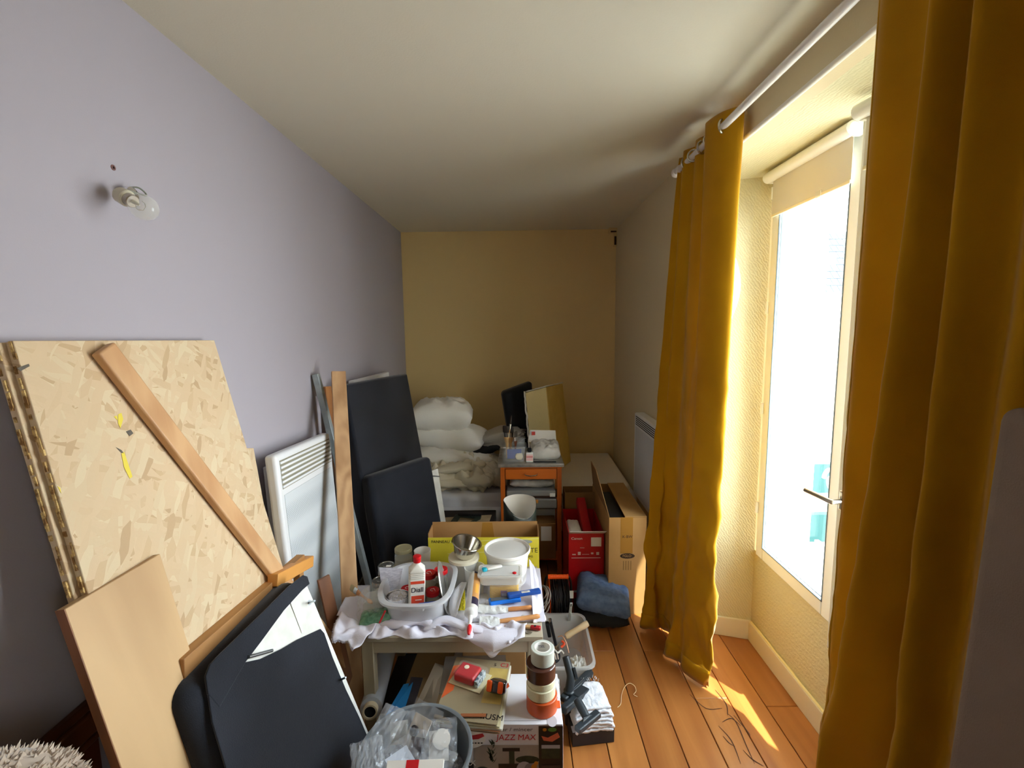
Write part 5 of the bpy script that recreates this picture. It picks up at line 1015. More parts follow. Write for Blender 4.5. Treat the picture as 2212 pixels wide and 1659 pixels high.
# folded white mask with yellow foam bit
mk_ = thing('dust_mask', 'folded white dust mask lying left of the cartridge', 'mask', (-.265, 1.74, z0))
def mask(u, v): 
    a = P(1000, 1258, z=z0+.06); b = P(978, 1335, z=z0+.012); p = a.lerp(b, v); w_ = .045*sin(pi*min(1, .12+v*.8))**.7; return p+V(-.02*sin(pi*v)+w_*(u-.3), 0, .022*sin(pi*u)*sin(pi*v)+.003*nz3((u*5, v*5, 0), 1, 3))
MB().grid(mask, 16, 24).build('shell', mat('mask_white', 'e6e4e8', .8, bump=.2, bscale=200), mk_, solid=.002, ang=180)
pillow('yellow_foam_roll', 'crumpled yellow foam roll lying between the mask and the cartridge', 'foam', P(996, 1296, z=z0+.020)+V(.0, 0, 0), .034, .105, .036, mat('yellow_bag', 'dccc18', .4, col2='c0ae10', nscale=50, bump=.8, bscale=120), rx=.25, rz=.12, seed=5, w_=.2)
bgp = thing('plastic_bag', 'flat clear plastic bag under the mask and the cartridge', 'bag', (-.22, 1.70, z0)); MB().grid(lambda u, v: Vector((-.30+.16*u, 1.66+.18*v, z0+.004+.008*abs(nz3((u*5, v*5, 0), 1.5, 2)))), 24, 24).build('film', m_film, bgp, ang=180)
# joint knives with blue handles
def knife(label, a, b, w_, m1, m2, grip, nm='joint_knife'):
    t = thing(nm, label, 'tool', a); d = (b-a).normalized(); sd = V(-d.y, d.x, 0)
    pr = [(0, .42), (.04, .58), (.10, .52), (.3, .44), (.55, .40), (.8, .46), (1, .5)]; L = (b-a).length
    pts = [a+d*L*s_+sd*w_*k for s_, k in pr]+[a+d*L*s_-sd*w_*k for s_, k in pr[::-1]]
    MB().prism(pts, (0, 0, .016)).build('handle', m1, t, bevel=.004, seg=3)
    if grip: pr2 = [(.06, .3), (.3, .30), (.55, .30), (.64, .15)]; MB().prism([a+d*L*s_+sd*w_*k+V(0, 0, .0162) for s_, k in pr2]+[a+d*L*s_-sd*w_*k+V(0, 0, .0162) for s_, k in pr2[::-1]], (0, 0, .0025)).build('grip', m2, t, bevel=.001)
    return t, d, sd, L
a, b = P(1056, 1305, z=z0+.012), P(1124, 1296, z=z0+.012)
t, d, sd, L = knife('joint knife with bright blue handle and grey rubber grip, nearer of the two blue ones', a, b, .034, mat('bright_blue', '1a6ed0', .35), mat('grip_grey', '565e64', .6), True)
a2, b2 = P(1096, 1291, z=z0+.030), P(1167, 1280, z=z0+.030)
t, d, sd, L = knife('dark blue handled joint knife behind, sticking out over the right table edge', a2, b2, .026, mat('mid_blue', '1a4c9c', .35), None, False)
e0 = a2.lerp(b2, .42)-sd*.004+V(0, 0, .0163); MB().prism([e0-sd*.007, e0-sd*.007+d*.035, e0+sd*.005+d*.035, e0+sd*.005], (0, 0, .0005)).build('name_sticker', m_paper, t, smooth=False); text('5 INOX', .007, faceM(e0+V(0, 0, .0008)-sd*.001+d*.002, d, sd), m_txt, t)
# wrapped paint brushes
def wrapped(label, a, m, b, L0, hd_m, w_, seed):
    t = thing('wrapped_brush', label, 'paint brush', m, 'brushes wrapped in white cloth'); d = (b-a).normalized()
    def fw_(u, v):
        p = a.lerp(m, v); sd = V(-d.y, d.x, 0); w2 = w_*(1-.45*max(0, v-.6)/.4); ang_ = 2*pi*u
        return p+sd*cos(ang_)*w2+V(0, 0, .006+sin(ang_)*.011)+V(0, 0, .004*nz3((u*6, v*7, 0), 1.3, seed))+sd*.003*nz3((u*3, v*9, 2), 1.3, seed)
    MB().grid(fw_, 26, 20).build('wrapping', mat('white_wrap', 'dedfdc', .55, bump=.5, bscale=50), t, ang=180)
    q = m.lerp(b, -.08); MB().tube([q.lerp(b, k)+V(0, 0, .008) for k in (0, .25, .5, .75, .94, 1)], [.0065, .0085, .0078, .0085, .0095, .0055], 14).build('handle', hd_m, t)
    return t
m_hw = wood('brush_handle_orange', 'c8834a', 'dca066', 'x', 12, .1, .4)
wrapped('white wrapped brush with round orange wood handle, upper of the two', P(1034, 1318, z=z0), P(1098, 1320, z=z0), P(1149, 1316, z=z0+.004), .1, m_hw, .027, 3)
t = wrapped('white wrapped brush with flat pale wood handle, lower of the two', P(1036, 1346, z=z0), P(1080, 1346, z=z0+.003), P(1166, 1335, z=z0+.012), .1, m_hw, .030, 9)
rt_ = thing('red_handled_tool', 'small tool with wooden shaft and red plastic end at the table corner', 'tool', P(1150, 1355, z=z0)); r0, r1, r2 = P(1108, 1349, z=z0+.006), P(1146, 1355, z=z0+.006), P(1168, 1357, z=z0+.006)
MB().bar(r0, r1, .014, .010).build('shaft', m_hnd, rt_, bevel=.003); MB().bar(r1, r2, .017, .013).build('red_end', mat('dull_red', 'a81a24', .4), rt_, bevel=.004)
MB().lathe([(.004, .0), (.004, .003)], 12, X(r1.lerp(r2, .45)+V(0, 0, .0052))).build('hang_hole', m_black, rt_)
eg = P(1131, 1335, z=z0+.012); tag(MB().lathe([(.013*sin(k*pi/12), -.011*cos(k*pi/12)) for k in range(13)], 20, X(eg), cap=False).build('plastic_ball', m_semi, ang=180), 'milky plastic ball lying between the two wrapped brushes', 'ball')
sp_ = thing('metal_spatula', 'thin metal spatula blade lying at the front right of the table', 'tool', P(1110, 1358, z=z0)); MB().prism([P(1090, 1352, z=z0+.002), P(1112, 1352, z=z0+.002), P(1150, 1366, z=z0+.002), P(1148, 1369, z=z0+.002), P(1108, 1360, z=z0+.002), P(1088, 1358, z=z0+.002)], (0, 0, .0015)).build('blade', m_ferr, sp_, smooth=False)

# ------------------------------------------------------------------ box in the foreground and what lies on it
BT = .40; jx0, jx1, jy0, jy1 = -.215, .132, 1.338, 1.556
jb = thing('juicer_box', 'black and white juicer carton with red lettering in front of the table', 'box', ((jx0+jx1)/2, 1.45, 0))
m_bw = mat('carton_white', 'dedce0', .45); m_bb = mat('carton_black', '191314', .4); m_rt = mat('red_print2', 'b8202c', .5); m_gray = mat('photo_beige', '8f857a', .5, col2='a89e92', nscale=6)
MB().box((jx0, jy0, 0), (jx1, jy1, BT)).build('carton', m_bw, jb, bevel=.002)
jf = lambda u, v, d=0: V(jx0+(jx1-jx0)*u, jy0-.0006-d, BT*v)
def jq(u0_, v0_, u1_, v1_, m, nm, d=0): return MB().prism([jf(u0_, v0_, d), jf(u1_, v0_, d), jf(u1_, v1_, d), jf(u0_, v1_, d)], (0, -.0004, 0)).build(nm, m, jb, smooth=False)
jq(.775, .0, .998, .985, m_bb, 'black_strip'); jq(.0, .0, .775, .66, m_bb, 'black_field'); jq(.17, .30, .774, .82, m_gray, 'photo_background', .0005)
text('ier / mincer', .017, faceM(jf(.42, .955, .0006), (1, 0, 0), (0, 0, 1)), mat('grey_text', '4a4648', .5), jb, sx_=1.3)
text('JAZZ MAX', .0285, faceM(jf(.385, .885, .0006), (1, 0, 0), (0, 0, 1)), m_rt, jb, sx_=.95, shear=.1)
text('NEW', .020, faceM(jf(.10, .965, .0016), (1, 0, 0), (0, 0, 1)), mat('grey_text', '4a4648', .5), jb)
MB().prism([jf(.13+.155*cos(a*pi/16), .875+.085*sin(a*pi/16), .0006) for a in range(32)], (0, -.0004, 0)).build('badge', m_paper, jb, smooth=False)
MB().prism([jf(.0, .885, .0012), jf(.12, .90, .0012), jf(.26, .925, .0012), jf(.275, .90, .0012), jf(.22, .875, .0012), jf(.1, .865, .0012), jf(.0, .86, .0012)], (0, -.0004, 0)).build('badge_ribbon', m_rt, jb, smooth=False)
for k in range(6): jq(.10+.028*k, .835, .118+.028*k, .845, m_bb, 'badge_mark', .0014)
text('AX', .028, faceM(jf(.08, .66, .0014), (1, 0, 0), (0, 0, 1)), m_paper, jb)
# printed photo of the machine and fruit
def disc(u, v, ru, rv, m, nm, d=.0012, n=18): return MB().prism([jf(u+ru*cos(2*pi*k/n), v+rv*sin(2*pi*k/n), d) for k in range(n)], (0, -.0003, 0)).build(nm, m, jb, smooth=False)
m_pg = mat('print_dark_green', '1e2a1c', .5, col2='2c3a26', nscale=60); m_ps = mat('print_silver', 'a8a4a8', .4); m_po = mat('print_orange', 'c07c1c', .5)
jq(.44, .765, .60, .795, m_bb, 'print_machine_top', .0012); jq(.50, .64, .55, .77, m_pg, 'print_machine_neck', .0012); jq(.40, .60, .62, .655, m_bb, 'print_machine_body', .0014)
disc(.64, .60, .075, .075, m_ps, 'print_machine_drum', .0016); disc(.69, .605, .05, .055, mat('print_grey', '78747a', .4), 'print_machine_front', .0019)
for (u, v, r_) in ((.73, .63, .026), (.66, .50, .03), (.58, .47, .026), (.75, .66, .02)): disc(u, v, r_, r_*.9, m_po, 'print_orange_fruit', .0021)
random.seed(2)
for k in range(16):
    a = random.uniform(-.2, 1.2); u, v = .33+random.uniform(-.02, .02), .66+.012*k*random.uniform(.6, 1); MB().prism([jf(u, v, .0013), jf(u+.06*(a-.5), v+.05, .0013), jf(u+.02, v+.015, .0013)], (0, -.0003, 0)).build('print_leaf', m_pg, jb, smooth=False)
disc(.25, .55, .09, .08, m_pg, 'print_bush', .0011); disc(.67, .69, .11, .035, m_pg, 'print_bush', .0011)
m_sal = mat('print_salmon', 'd86a4a', .5); MB().prism([jf(.80, .90, .0012), jf(.86, .885, .0012), jf(.95, .93, .0012), jf(.97, .89, .0012), jf(.90, .85, .0012), jf(.82, .86, .0012)], (0, -.0004, 0)).build('print_salmon', m_sal, jb, smooth=False)
disc(.83, .955, .018, .014, m_po, 'print_lemon', .0013); disc(.90, .955, .04, .018, mat('print_green', '5c8a3a', .5), 'print_herb', .0012); jq(.80, .70, .97, .80, m_pg, 'print_small_photo', .0012); jq(.80, .79, .97, .82, m_ps, 'print_small_edge', .0013); jq(.80, .50, .97, .64, mat('print_brown', '3c2a24', .5), 'print_small_photo', .0012)
tf2 = lambda u, v: V(jx0+(jx1-jx0)*u, jy0+(jy1-jy0)*v, BT+.0006)
MB().prism([tf2(.90, .05)+V(.016*cos(a*pi/10), .022*sin(a*pi/10), 0) for a in range(20)], (0, 0, .0003)).build('flap_slot', mat('carton_edge', 'b4b0b4', .5), jb, smooth=False)
MB().box((jx0+.10, jy0+.012, BT+.0003), (jx1-.07, jy0+.0135, BT+.001)).build('flap_line', mat('carton_edge', 'b4b0b4', .5), jb)
# rolls of tape, stacked
def taperoll(label, c, r, h, m, ri=.024, core=None, tilt=0):
    t = thing('tape_roll', label, 'tape', c, 'tape rolls stacked on the juicer box'); M = X(c, rx=tilt)
    MB().lathe([(ri+.004, 0), (r-.002, 0), (r, .002), (r, h-.002), (r-.002, h), (ri+.004, h), (ri+.004, 0)], 56, M, cap=False).build('tape', m, t)
    MB().lathe([(ri, .0005), (ri+.0039, .0005), (ri+.0039, h+.0006), (ri, h+.0006), (ri, .0005)], 48, M, cap=False).build('core', core or m_paper, t); return t, M
sc_ = V(.068, 1.405, BT+.0008)
m_pto = mat('orange_tape', 'cc5a24', .4, col2='c04e1c', nscale=3); m_ptc = mat('cream_tape', 'd8d2b0', .55, bump=.1, bscale=200); m_ptb = mat('brown_tape', '4c2c22', .22, coat=.5); m_ptg = mat('clear_tape', 'ccd0c4', .25, alpha=.92)
taperoll('orange tape roll at the bottom of the stack', sc_, .051, .050, m_pto)
taperoll('cream masking tape roll just above the orange one', sc_+V(-.003, .002, .0512), .048, .036, m_ptc)
taperoll('cream masking tape roll just below the brown one', sc_+V(-.001, .004, .0878), .046, .022, m_ptc)
taperoll('shiny brown packing tape roll, second from the top of the stack', sc_+V(-.003, .006, .1104), .049, .048, m_ptb)
t, M = taperoll('clear tape roll on top of the stack with a printed white core', sc_+V(.004, .010, .1596), .039, .048, m_ptg)
tx = [c for c in t.children if c.name.startswith('core')][0]
o = text('TSEL', .011, faceM(M @ V(-.014, .0190, .036), (1, 0, 0), (0, 0, 1)), mat('navy_print', '2a3460', .6), t)
# magazines stacked at the left of the box
m_mag = mat('magazine_cover', 'b0a894', .5, col2='c4bca8', nscale=4); random.seed(8)
mz = BT+.001; mc = V(-.155, 1.46, 0)
covers = [('yellowed magazine at the bottom of the stack on the juicer box', 'c8c0a0'), ('magazine second from the bottom of the stack with brown cover edge', '8a5a3a'), ('thin pale magazine in the middle of the stack', 'd8d4c8'), ('cream magazine second from the top with torn edge', 'c9bf98'), ('magazine on top of the stack with red and black cover lettering', '98896c')]
for i, (lb, c_) in enumerate(covers):
    th = (.008, .006, .005, .007, .006)[i]; Mz = X((mc.x+random.uniform(-.006, .006), mc.y-.016+random.uniform(-.004, .006), mz), rz=-.10+random.uniform(-.05, .05))
    t = thing('magazine', lb, 'magazine', (mc.x, mc.y, mz), 'magazines stacked on the juicer box')
    MB().box((-.10, -.135, .0008), (.10, .135, th-.0008), Mz).build('pages', mat('page_edges', 'cfc6aa', .8), t, bevel=.0008, seg=1)
    MB().box((-.102, -.137, th-.0007), (.102, .137, th), Mz).build('cover', mat('cover_'+c_, c_, .45), t, smooth=False); MB().box((-.102, -.137, 0), (.102, .137, .0007), Mz).build('back_cover', mat('cover_'+c_, c_, .45), t, smooth=False)
    mz += th+.0006
for (x_, y_, s_, b_, m_) in ((.055, .115, .020, 'S', m_bb), (.078, .117, .026, 'C3', m_rt)): text(b_, s_, Mz @ X((x_-.01, y_, .0065)), m_, t)
text('hUSM', .030, Mz @ X((.045, -.112, .0065)), m_bb, t); 
MB().box((.035, -.06, .0062), (.10, .10, .0066), Mz).build('cover_picture', mat('cover_gold', 'c0a860', .45, col2='a88e4c', nscale=14), t, smooth=False)
MB().prism([Mz @ V(*p) for p in ((-.10, -.06, .0063), (-.07, -.02, .0063), (-.075, .10, .0063), (-.10, .09, .0063))], (0, 0, .0004)).build('orange_corner', mat('orange_print', 'd8602c', .5), t, smooth=False)
# clear acrylic sheet leaning behind, over the magazines
ac = thing('acrylic_sheet', 'clear acrylic sheet with rounded corners leaning back over the magazines under the table', 'sheet', (-.12, 1.62, .43))
aq = [P(962, 1419, y=1.665), P(1092, 1416, y=1.665), P(1100, 1500, y=1.50), P(948, 1500, y=1.50)]
MB().prism(aq, (0, .001, .002)).build('sheet', mat('smoky_acrylic', 'aaa6a0', .2, alpha=.5), ac, bevel=.0005)
# red blister pack
mz0 = mz+.001
rp = thing('blister_pack', 'red plug-in device in a clear blister pack on the magazines', 'package', (-.165, 1.49, mz0)); Mr = X((-.178, 1.485, mz0), rz=-.42)
MB().box((-.062, -.045, 0), (.062, .045, .002), Mr).build('card', mat('card_cream', 'd2c8a4', .6), rp)
MB().prism([Mr @ V(*p) for p in ((-.048, -.034, .003), (.030, -.034, .003), (.030, .034, .003), (-.048, .034, .003))], (0, 0, .030)).build('device', mat('device_red', 'b80c18', .3), rp, bevel=.008, seg=4)
MB().lathe([(.009, .0333), (.009, .0345), (0, .0345)], 20, Mr @ Matrix.Translation((-.018, .010, 0)), cap=False).build('dot', mat('dot_cream', 'e8dcc0', .4), rp)
MB().box((.034, -.030, .003), (.046, .030, .026), Mr).build('insert', mat('insert_blue', 'bcc8cc', .4, col2='4a5a6a', nscale=120, contrast=(.48, .56)), rp)
MB().box((-.056, -.040, .002), (.056, .040, .037), Mr).build('blister', mat('clear_blister', 'f4f6f6', .06, alpha=.05, coat=.6), rp, bevel=.010, seg=3)
# tape measure, black with orange
tm = thing('tape_measure', 'black tape measure with orange rubber pads lying on the magazines', 'tape measure', (-.075, 1.43, mz0)); Mt = X((-.078, 1.425, mz0+.022), rz=-.25)
prof = []
for k in range(24): a = 2*pi*k/24; prof.append(V(.030*abs(cos(a))**.75*(1 if cos(a) > 0 else -1), 0, .024*abs(sin(a))**.8*(1 if sin(a) > 0 else -1)))
pm_ = [Mt @ Matrix.Rotation(-.5, 4, 'X') @ V(p.x, p.z*1.25, -.018) for p in prof]; up_ = (Mt @ Matrix.Rotation(-.5, 4, 'X')).to_3x3() @ V(0, 0, .038)
MB().prism(pm_, up_).build('case', mat('black_gloss', '1a1412', .15, coat=1), tm, bevel=.008, seg=4)
MO = Mt @ Matrix.Rotation(-.5, 4, 'X')
for x_ in (-.022, .016): MB().box((x_-.010, -.033, -.014), (x_+.008, -.022, .020), MO).build('orange_pad', MATS['orange_plastic'], tm, bevel=.005, seg=3)
MB().tube([MO @ V(*p) for p in ((.026, .0, .0), (.032, .014, .004), (.026, .028, .006), (.015, .033, .004))], .004, 8).build('orange_trim', MATS['orange_plastic'], tm)
MB().tube(catmull([MO @ V(*p) for p in ((.008, .028, .0), (.010, .040, .004), (.014, .046, .0), (.010, .050, -.006))], 5), .0022, 8).build('hook', m_chrome, tm)
tag(MB().bar(P(995, 1545, z=mz0+.004), P(1050, 1545, z=mz0+.004), .012, .003).build('wooden_scraper', mat('thin_wood', '9a5a34', .5), bevel=.001), 'thin brown wooden spatula lying at the front edge of the magazines', 'stick')
# oddments right of the tapes
bk = thing('blade_pack', 'small clear pack of parts beside the tape rolls on the juicer box', 'package', (.115, 1.49, BT)); MB().grid(lambda u, v: Vector((.105+.028*u+.004*v, 1.44+.09*v, BT+.002+.022*sin(pi*u)*sin(pi*v)+.003*nz3((u*4, v*6, 0), 1.5, 2))), 14, 18).build('bag', m_film, bk, ang=180)
MB().box((.108, 1.455, BT+.001), (.126, 1.475, BT+.012)).build('part', mat('part_grey', '6a7074', .4, .5), bk, bevel=.002); MB().box((.112, 1.40, BT+.001), (.130, 1.43, BT+.0018)).build('card', mat('orange_print', 'd8602c', .5), bk)

# ------------------------------------------------------------------ under the table
fr0, fr1 = P(800, 1535, y=1.55), P(840, 1395, y=2.02); dfr = (fr1-fr0).normalized(); flm = thing('film_roll', 'long roll of milky plastic film on a cardboard core slanting under the table', 'roll', fr0)
LL = (fr1-fr0).length; fM = axisM(fr0, dfr)
MB().lathe([(.022, .012), (.040, .014), (.041, .05), (.040, LL), (.02, LL)], 36, fM).build('film', mat('milky_film2', 'b8bcc0', .25, alpha=.93, coat=.6), flm); MB().lathe([(.021, -.012), (.027, -.012), (.027, .02), (.0215, .02), (.021, -.012)], 28, fM, cap=False).build('core', mat('core_card', 'c8b898', .7), flm); MB().lathe([(0, -.006), (.0205, -.006)], 24, fM, cap=False).build('hollow', m_black, flm)
cba = thing('film_support', 'dark box under the table carrying the film roll', 'box', (-.50, 1.85, 0)); MB().box((-.585, 1.70, 0), (-.40, 2.05, min(.30, fr1.z-.06))).build('carton', mat('dark_box', '2a221c', .8), cba, bevel=.004)
def card(label, px, y0, y1, col, name='cardboard_sheet', th=.004, cat='cardboard', m=None):
    """flat sheet leaning back under the table: the far pixels lie at depth y1, the near ones at y0"""
    pts = [P(u, v, y=(y1 if far else y0)) for u, v, far in px]; o = slab([pts[0], pts[1], pts[2], pts[3]], th, name, m or mat('sheet_'+col, col, .75), None, smooth=False); return tag(o, label, cat)
card('brown cardboard sheet leaning under the table left of the pale board', [(905, 1402, 1), (985, 1402, 1), (935, 1560, 0), (845, 1560, 0)], 1.60, 2.0, '9a7a50')
card('pale laminated board leaning under the table beside the magazines', [(940, 1432, 1), (966, 1440, 1), (930, 1560, 0), (880, 1560, 0)], 1.50, 1.80, 'b4a48c', 'laminate_board', .007, 'board')
card('bright blue folder edge standing under the table', [(872, 1478, 1), (892, 1474, 1), (858, 1580, 0), (812, 1580, 0)], 1.42, 1.60, '1272b0', 'blue_folder', .004, 'folder')
card('dark glossy packet between the blue folder and the pale board', [(888, 1462, 1), (914, 1464, 1), (880, 1570, 0), (856, 1570, 0)], 1.45, 1.62, '3a3638', 'dark_packet', .006, 'packet', mat('dark_gloss_film', '3c3840', .15, coat=1, bump=.6, bscale=40))
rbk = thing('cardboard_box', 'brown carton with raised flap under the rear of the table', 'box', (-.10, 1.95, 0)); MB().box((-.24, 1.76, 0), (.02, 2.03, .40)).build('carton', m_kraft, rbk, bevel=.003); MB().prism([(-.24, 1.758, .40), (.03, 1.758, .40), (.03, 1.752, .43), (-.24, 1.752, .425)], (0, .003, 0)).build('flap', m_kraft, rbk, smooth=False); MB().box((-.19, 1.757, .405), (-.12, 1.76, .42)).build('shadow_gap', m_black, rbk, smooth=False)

# ------------------------------------------------------------------ grey bucket with bags of parts
gkz = .46; gkc = V(-.305, 1.195, 0); gk = thing('grey_bucket', 'round grey plastic bucket filled with clear bags in the foreground', 'bucket', gkc)
m_gk = mat('grey_plastic', '70767a', .35)
MB().lathe([(.125, 0), (.128, .003), (.152, gkz-.02), (.156, gkz-.018), (.163, gkz-.008), (.163, gkz-.001), (.158, gkz), (.152, gkz-.003), (.148, gkz-.02), (.124, .008), (0, .008)], 72, X(gkc), cap=False).build('bucket', m_gk, gk)
gb_ = gkz-.05
MB().lathe([(0, gb_-.09), (.12, gb_-.09), (.140, gb_-.07), (.142, gb_-.06), (0, gb_-.055)], 40, X(gkc), cap=False).build('bag_heap', mat('crumpled_bags', '4c4e54', .2, col2='8c8c92', nscale=40, bump=1, bscale=60), gk)
m_bag = mat('shiny_bag', 'c8ccd2', .06, alpha=.18, coat=1, bump=.2, bscale=35); m_bag2 = mat('shiny_bag2', 'c0c4ca', .08, alpha=.26, coat=1, bump=.2, bscale=35)
def bag(label, c, w_, h, rz, tiltx, inner, seed, im=None, m=m_bag):
    t = thing('parts_bag', label, 'bag', c, None); M = X(c, rz=rz, rx=tiltx)
    for s_ in (1, -1):
        MB().grid(lambda u, v: M @ V((u-.5)*w_+.004*nz3((u*4, v*5, s_), 1.4, seed), (v-.5)*h+.004*nz3((u*5, v*4, s_), 1.4, seed+3), s_*(.011*(sin(pi*u)*sin(pi*v))**.6)+.007*nz3((u*4, v*4, s_), 1.6, seed+5)+.004*nz3((u*9, v*9, s_), 1.6, seed+7)), 16, 16).build('film', m, t, smooth=False)
    if inner: MB().box((-w_*.32, -h*.30, -.004), (w_*.25, h*.28, -.001), M).build('card', im or m_paper, t)
    return t, M
t, M = bag('clear parts bag standing up in the middle of the bucket with a white card', gkc+V(-.005, .055, gkz-.005), .115, .15, -.55, .75, True, 1)
MB().lathe([(.011, .0), (.014, .004), (.014, .012), (.009, .016), (.004, .016)], 20, M @ Matrix.Translation((-.01, .0, .001))).build('part', mat('dark_part', '2c2a2e', .3), t)
t, M = bag('parts bag with round white disc at the right side of the bucket', gkc+V(.065, .025, gkz-.015), .10, .13, .15, .55, True, 2); MB().lathe([(.004, .002), (.026, .002), (.026, .006), (.004, .006)], 32, M @ Matrix.Translation((.005, .012, 0))).build('disc', m_paper, t)
t, M = bag('flat bag with pale blue-white card at the lower middle of the bucket', gkc+V(-.03, -.03, gkz-.012), .12, .12, .75, .25, True, 3, mat('pale_blue_card', 'c8d0dc', .5)); 
t, M = bag('dull bag of pale fittings at the upper left inside the bucket', gkc+V(-.065, .075, gkz-.02), .09, .10, .2, .6, True, 4, mat('pale_grey_card', 'c4c2bc', .6))
bag('crinkled empty clear bag along the left rim of the bucket', gkc+V(-.115, .035, gkz-.006), .08, .19, -.35, .3, False, 5, m=m_bag2); bag('crinkled empty clear bag hanging over the front left rim of the bucket', gkc+V(-.120, -.05, gkz-.004), .09, .15, .4, .2, False, 6, m=m_bag2)
bag('small glossy dark bag between the cards in the bucket', gkc+V(.0, .005, gkz-.004), .07, .09, -.2, .5, True, 7, mat('dark_card', '3c3438', .4)); bag('clear bag folded over near the bucket front right', gkc+V(.065, -.045, gkz-.012), .09, .10, -.4, .3, False, 8)
rcd = thing('red_white_packet', 'white packet with red square printed in the front of the bucket', 'packet', gkc+V(.01, -.10, gkz)); Mq = X(gkc+V(.012, -.085, gkz+.008), rx=.35, rz=.03)
MB().box((-.075, -.045, -.004), (.08, .03, .004), Mq).build('card', m_paper, rcd, bevel=.001); MB().box((-.022, -.040, .0042), (.012, .0295, .0046), Mq).build('red_square', m_redc, rcd, smooth=False); text('F', .04, Mq @ X((-.058, -.004, .0046)), m_redc, rcd, sx_=1.2); text('O', .034, Mq @ X((.028, -.010, .0046)), m_bb, rcd)

# ------------------------------------------------------------------ clear tub with tools right of the table
m_tb2 = mat('clear_tub', 'dcdedd', .2, alpha=.42, coat=.5)
tb2 = thing('storage_tub', 'clear rectangular plastic tub of tools on the floor right of the table', 'tub', (.19, 2.05, 0))
tray((.045, 1.875, 0), (.325, 2.255, .175), .003, 'tub', m_tb2, tb2, .86, rim=.009, n=7, r=.17)
ZF = .012
def thingbar(name, label, cat, a, b, w_, t_, m, up=(0, 0, 1), **k): return tag(MB().bar(a, b, w_, t_, up).build(name, m, **k), label, cat)
wt = thing('trowel', 'trowel with pale wooden handle sticking out of the right side of the tub', 'trowel', (.2, 2.0, .1)); h0, h1 = P(1222, 1375, z=.17), P(1270, 1346, z=.215); 
MB().tube([h0.lerp(h1, k) for k in (0, .1, .35, .6, .85, 1)], [.012, .0155, .0135, .014, .0165, .013], 16).build('handle', wood('worn_handle', 'b89c74', 'd4bc94', 'x', 12, .1), wt)
e = h0-(h1-h0).normalized()*.05+V(0, 0, -.03); MB().tube([h0, h0.lerp(e, .5)+V(0, 0, .004), e], .004, 8).build('neck', m_steel, wt); MB().prism([e+V(.01, .02, 0), e+V(-.05, .035, -.04), e+V(-.10, -.01, -.06), e+V(-.06, -.035, -.04), e+V(.01, -.02, 0)], (0, 0, .0015)).build('blade', m_steel, wt, smooth=False)
ph = thing('plastic_strip', 'grey plastic strip with slotted hanging hole standing at the back of the tub', 'tool', (.24, 2.17, .02)); p0, p1 = P(1228, 1355, z=.09), P(1234, 1302, y=2.19)
d = (p1-p0).normalized(); MB().bar(p0-d*.06, p1, .014, .004, (0, -1, 0)).build('strip', mat('grey_strip', 'b4bcb8', .4), ph, bevel=.0015); MB().bar(p1-d*.028, p1-d*.008, .005, .0046, (0, -1, 0)).build('slot', m_black, ph)
kn = thing('utility_knife', 'yellow and black utility knife at the left end of the tub', 'knife', (.1, 1.95, .1)); k0, k1 = P(1152, 1396, z=.145), P(1194, 1406, z=.135)
MB().bar(k0, k1, .024, .014).build('body', mat('yellow_plastic', 'e4b81c', .35), kn, bevel=.005, seg=3); kd = (k1-k0).normalized(); MB().bar(k0+kd*.012, k0+kd*.055, .016, .016).build('grip', mat('dark_grip', '3a4248', .5), kn, bevel=.003)
tlr = thing('grout_float', 'black caulking gun frame standing at the left back of the tub', 'tool', (.12, 2.1, .02)); g0, g1 = P(1202, 1400, z=.05), P(1188, 1338, y=2.10)
MB().bar(g0, g1, .018, .014, (1, 0, 0)).build('bar', mat('dark_metal', '303238', .45, .5), tlr, bevel=.003); MB().bar(g0.lerp(g1, .5)+V(-.018, 0, -.01), g0.lerp(g1, .95)+V(-.016, 0, -.01), .022, .018, (1, 0, 0)).build('handle', m_black, tlr, bevel=.005, seg=3); MB().lathe([(.006, -.008), (.006, .008)], 14, axisM(g1-V(0, 0, .004), (0, 1, 0))).build('pivot', m_steel, tlr)
sct = thing('dark_scraper', 'dark round-bladed scraper with slotted plate in the front of the tub', 'tool', (.16, 1.95, .09)); sc0 = P(1194, 1418, z=.115)
MB().lathe([(0, 0), (.036, 0), (.036, .004), (0, .004)], 32, X(sc0, rx=.3), cap=False).build('plate', mat('dark_metal', '303238', .45, .5), sct)
for k in range(5): MB().box((-.024+k*.011, -.020, .0042), (-.018+k*.011, .012, .0048), X(sc0, rx=.3, rz=.1)).build('slot', mat('slot_light', 'c4b4a4', .5), sct)
ors = MB().tube(catmull([P(1205, 1376, z=.16), P(1214, 1374, z=.175), P(1222, 1385, z=.17), P(1226, 1398, z=.15), P(1229, 1410, z=.14)], 6), .0022, 8)
osg = thing('orange_string', 'orange plug with pinkish wire lying in the tub', 'wire', (.2, 2.0, .15)); ors.build('wire', mat('pink_wire', 'e8b494', .5), osg); MB().tube(catmull([P(1213, 1384, z=.15), P(1219, 1391, z=.15), P(1212, 1398, z=.14)], 5), .006, 10).build('plug', mat('coral', 'ee5c38', .4), osg)
pillow('crumpled_paper', 'crumpled white paper scraps at the right end of the tub', 'paper', V(.262, 1.96, .085), .085, .11, .09, mat('paper_scrap', 'dcdad2', .7, bump=1, bscale=40), seed=9, w_=.35, pw=5)
wg = thing('white_gloves', 'small tangle of white plastic bits behind the slotted scraper', 'oddments', (.15, 1.99, .08)); MB().tube(catmull([P(1190, 1408, z=.13), P(1198, 1404, z=.14), P(1205, 1410, z=.135), P(1212, 1405, z=.13), P(1218, 1412, z=.12)], 5), .004, 8).build('bits', m_paper, wg)

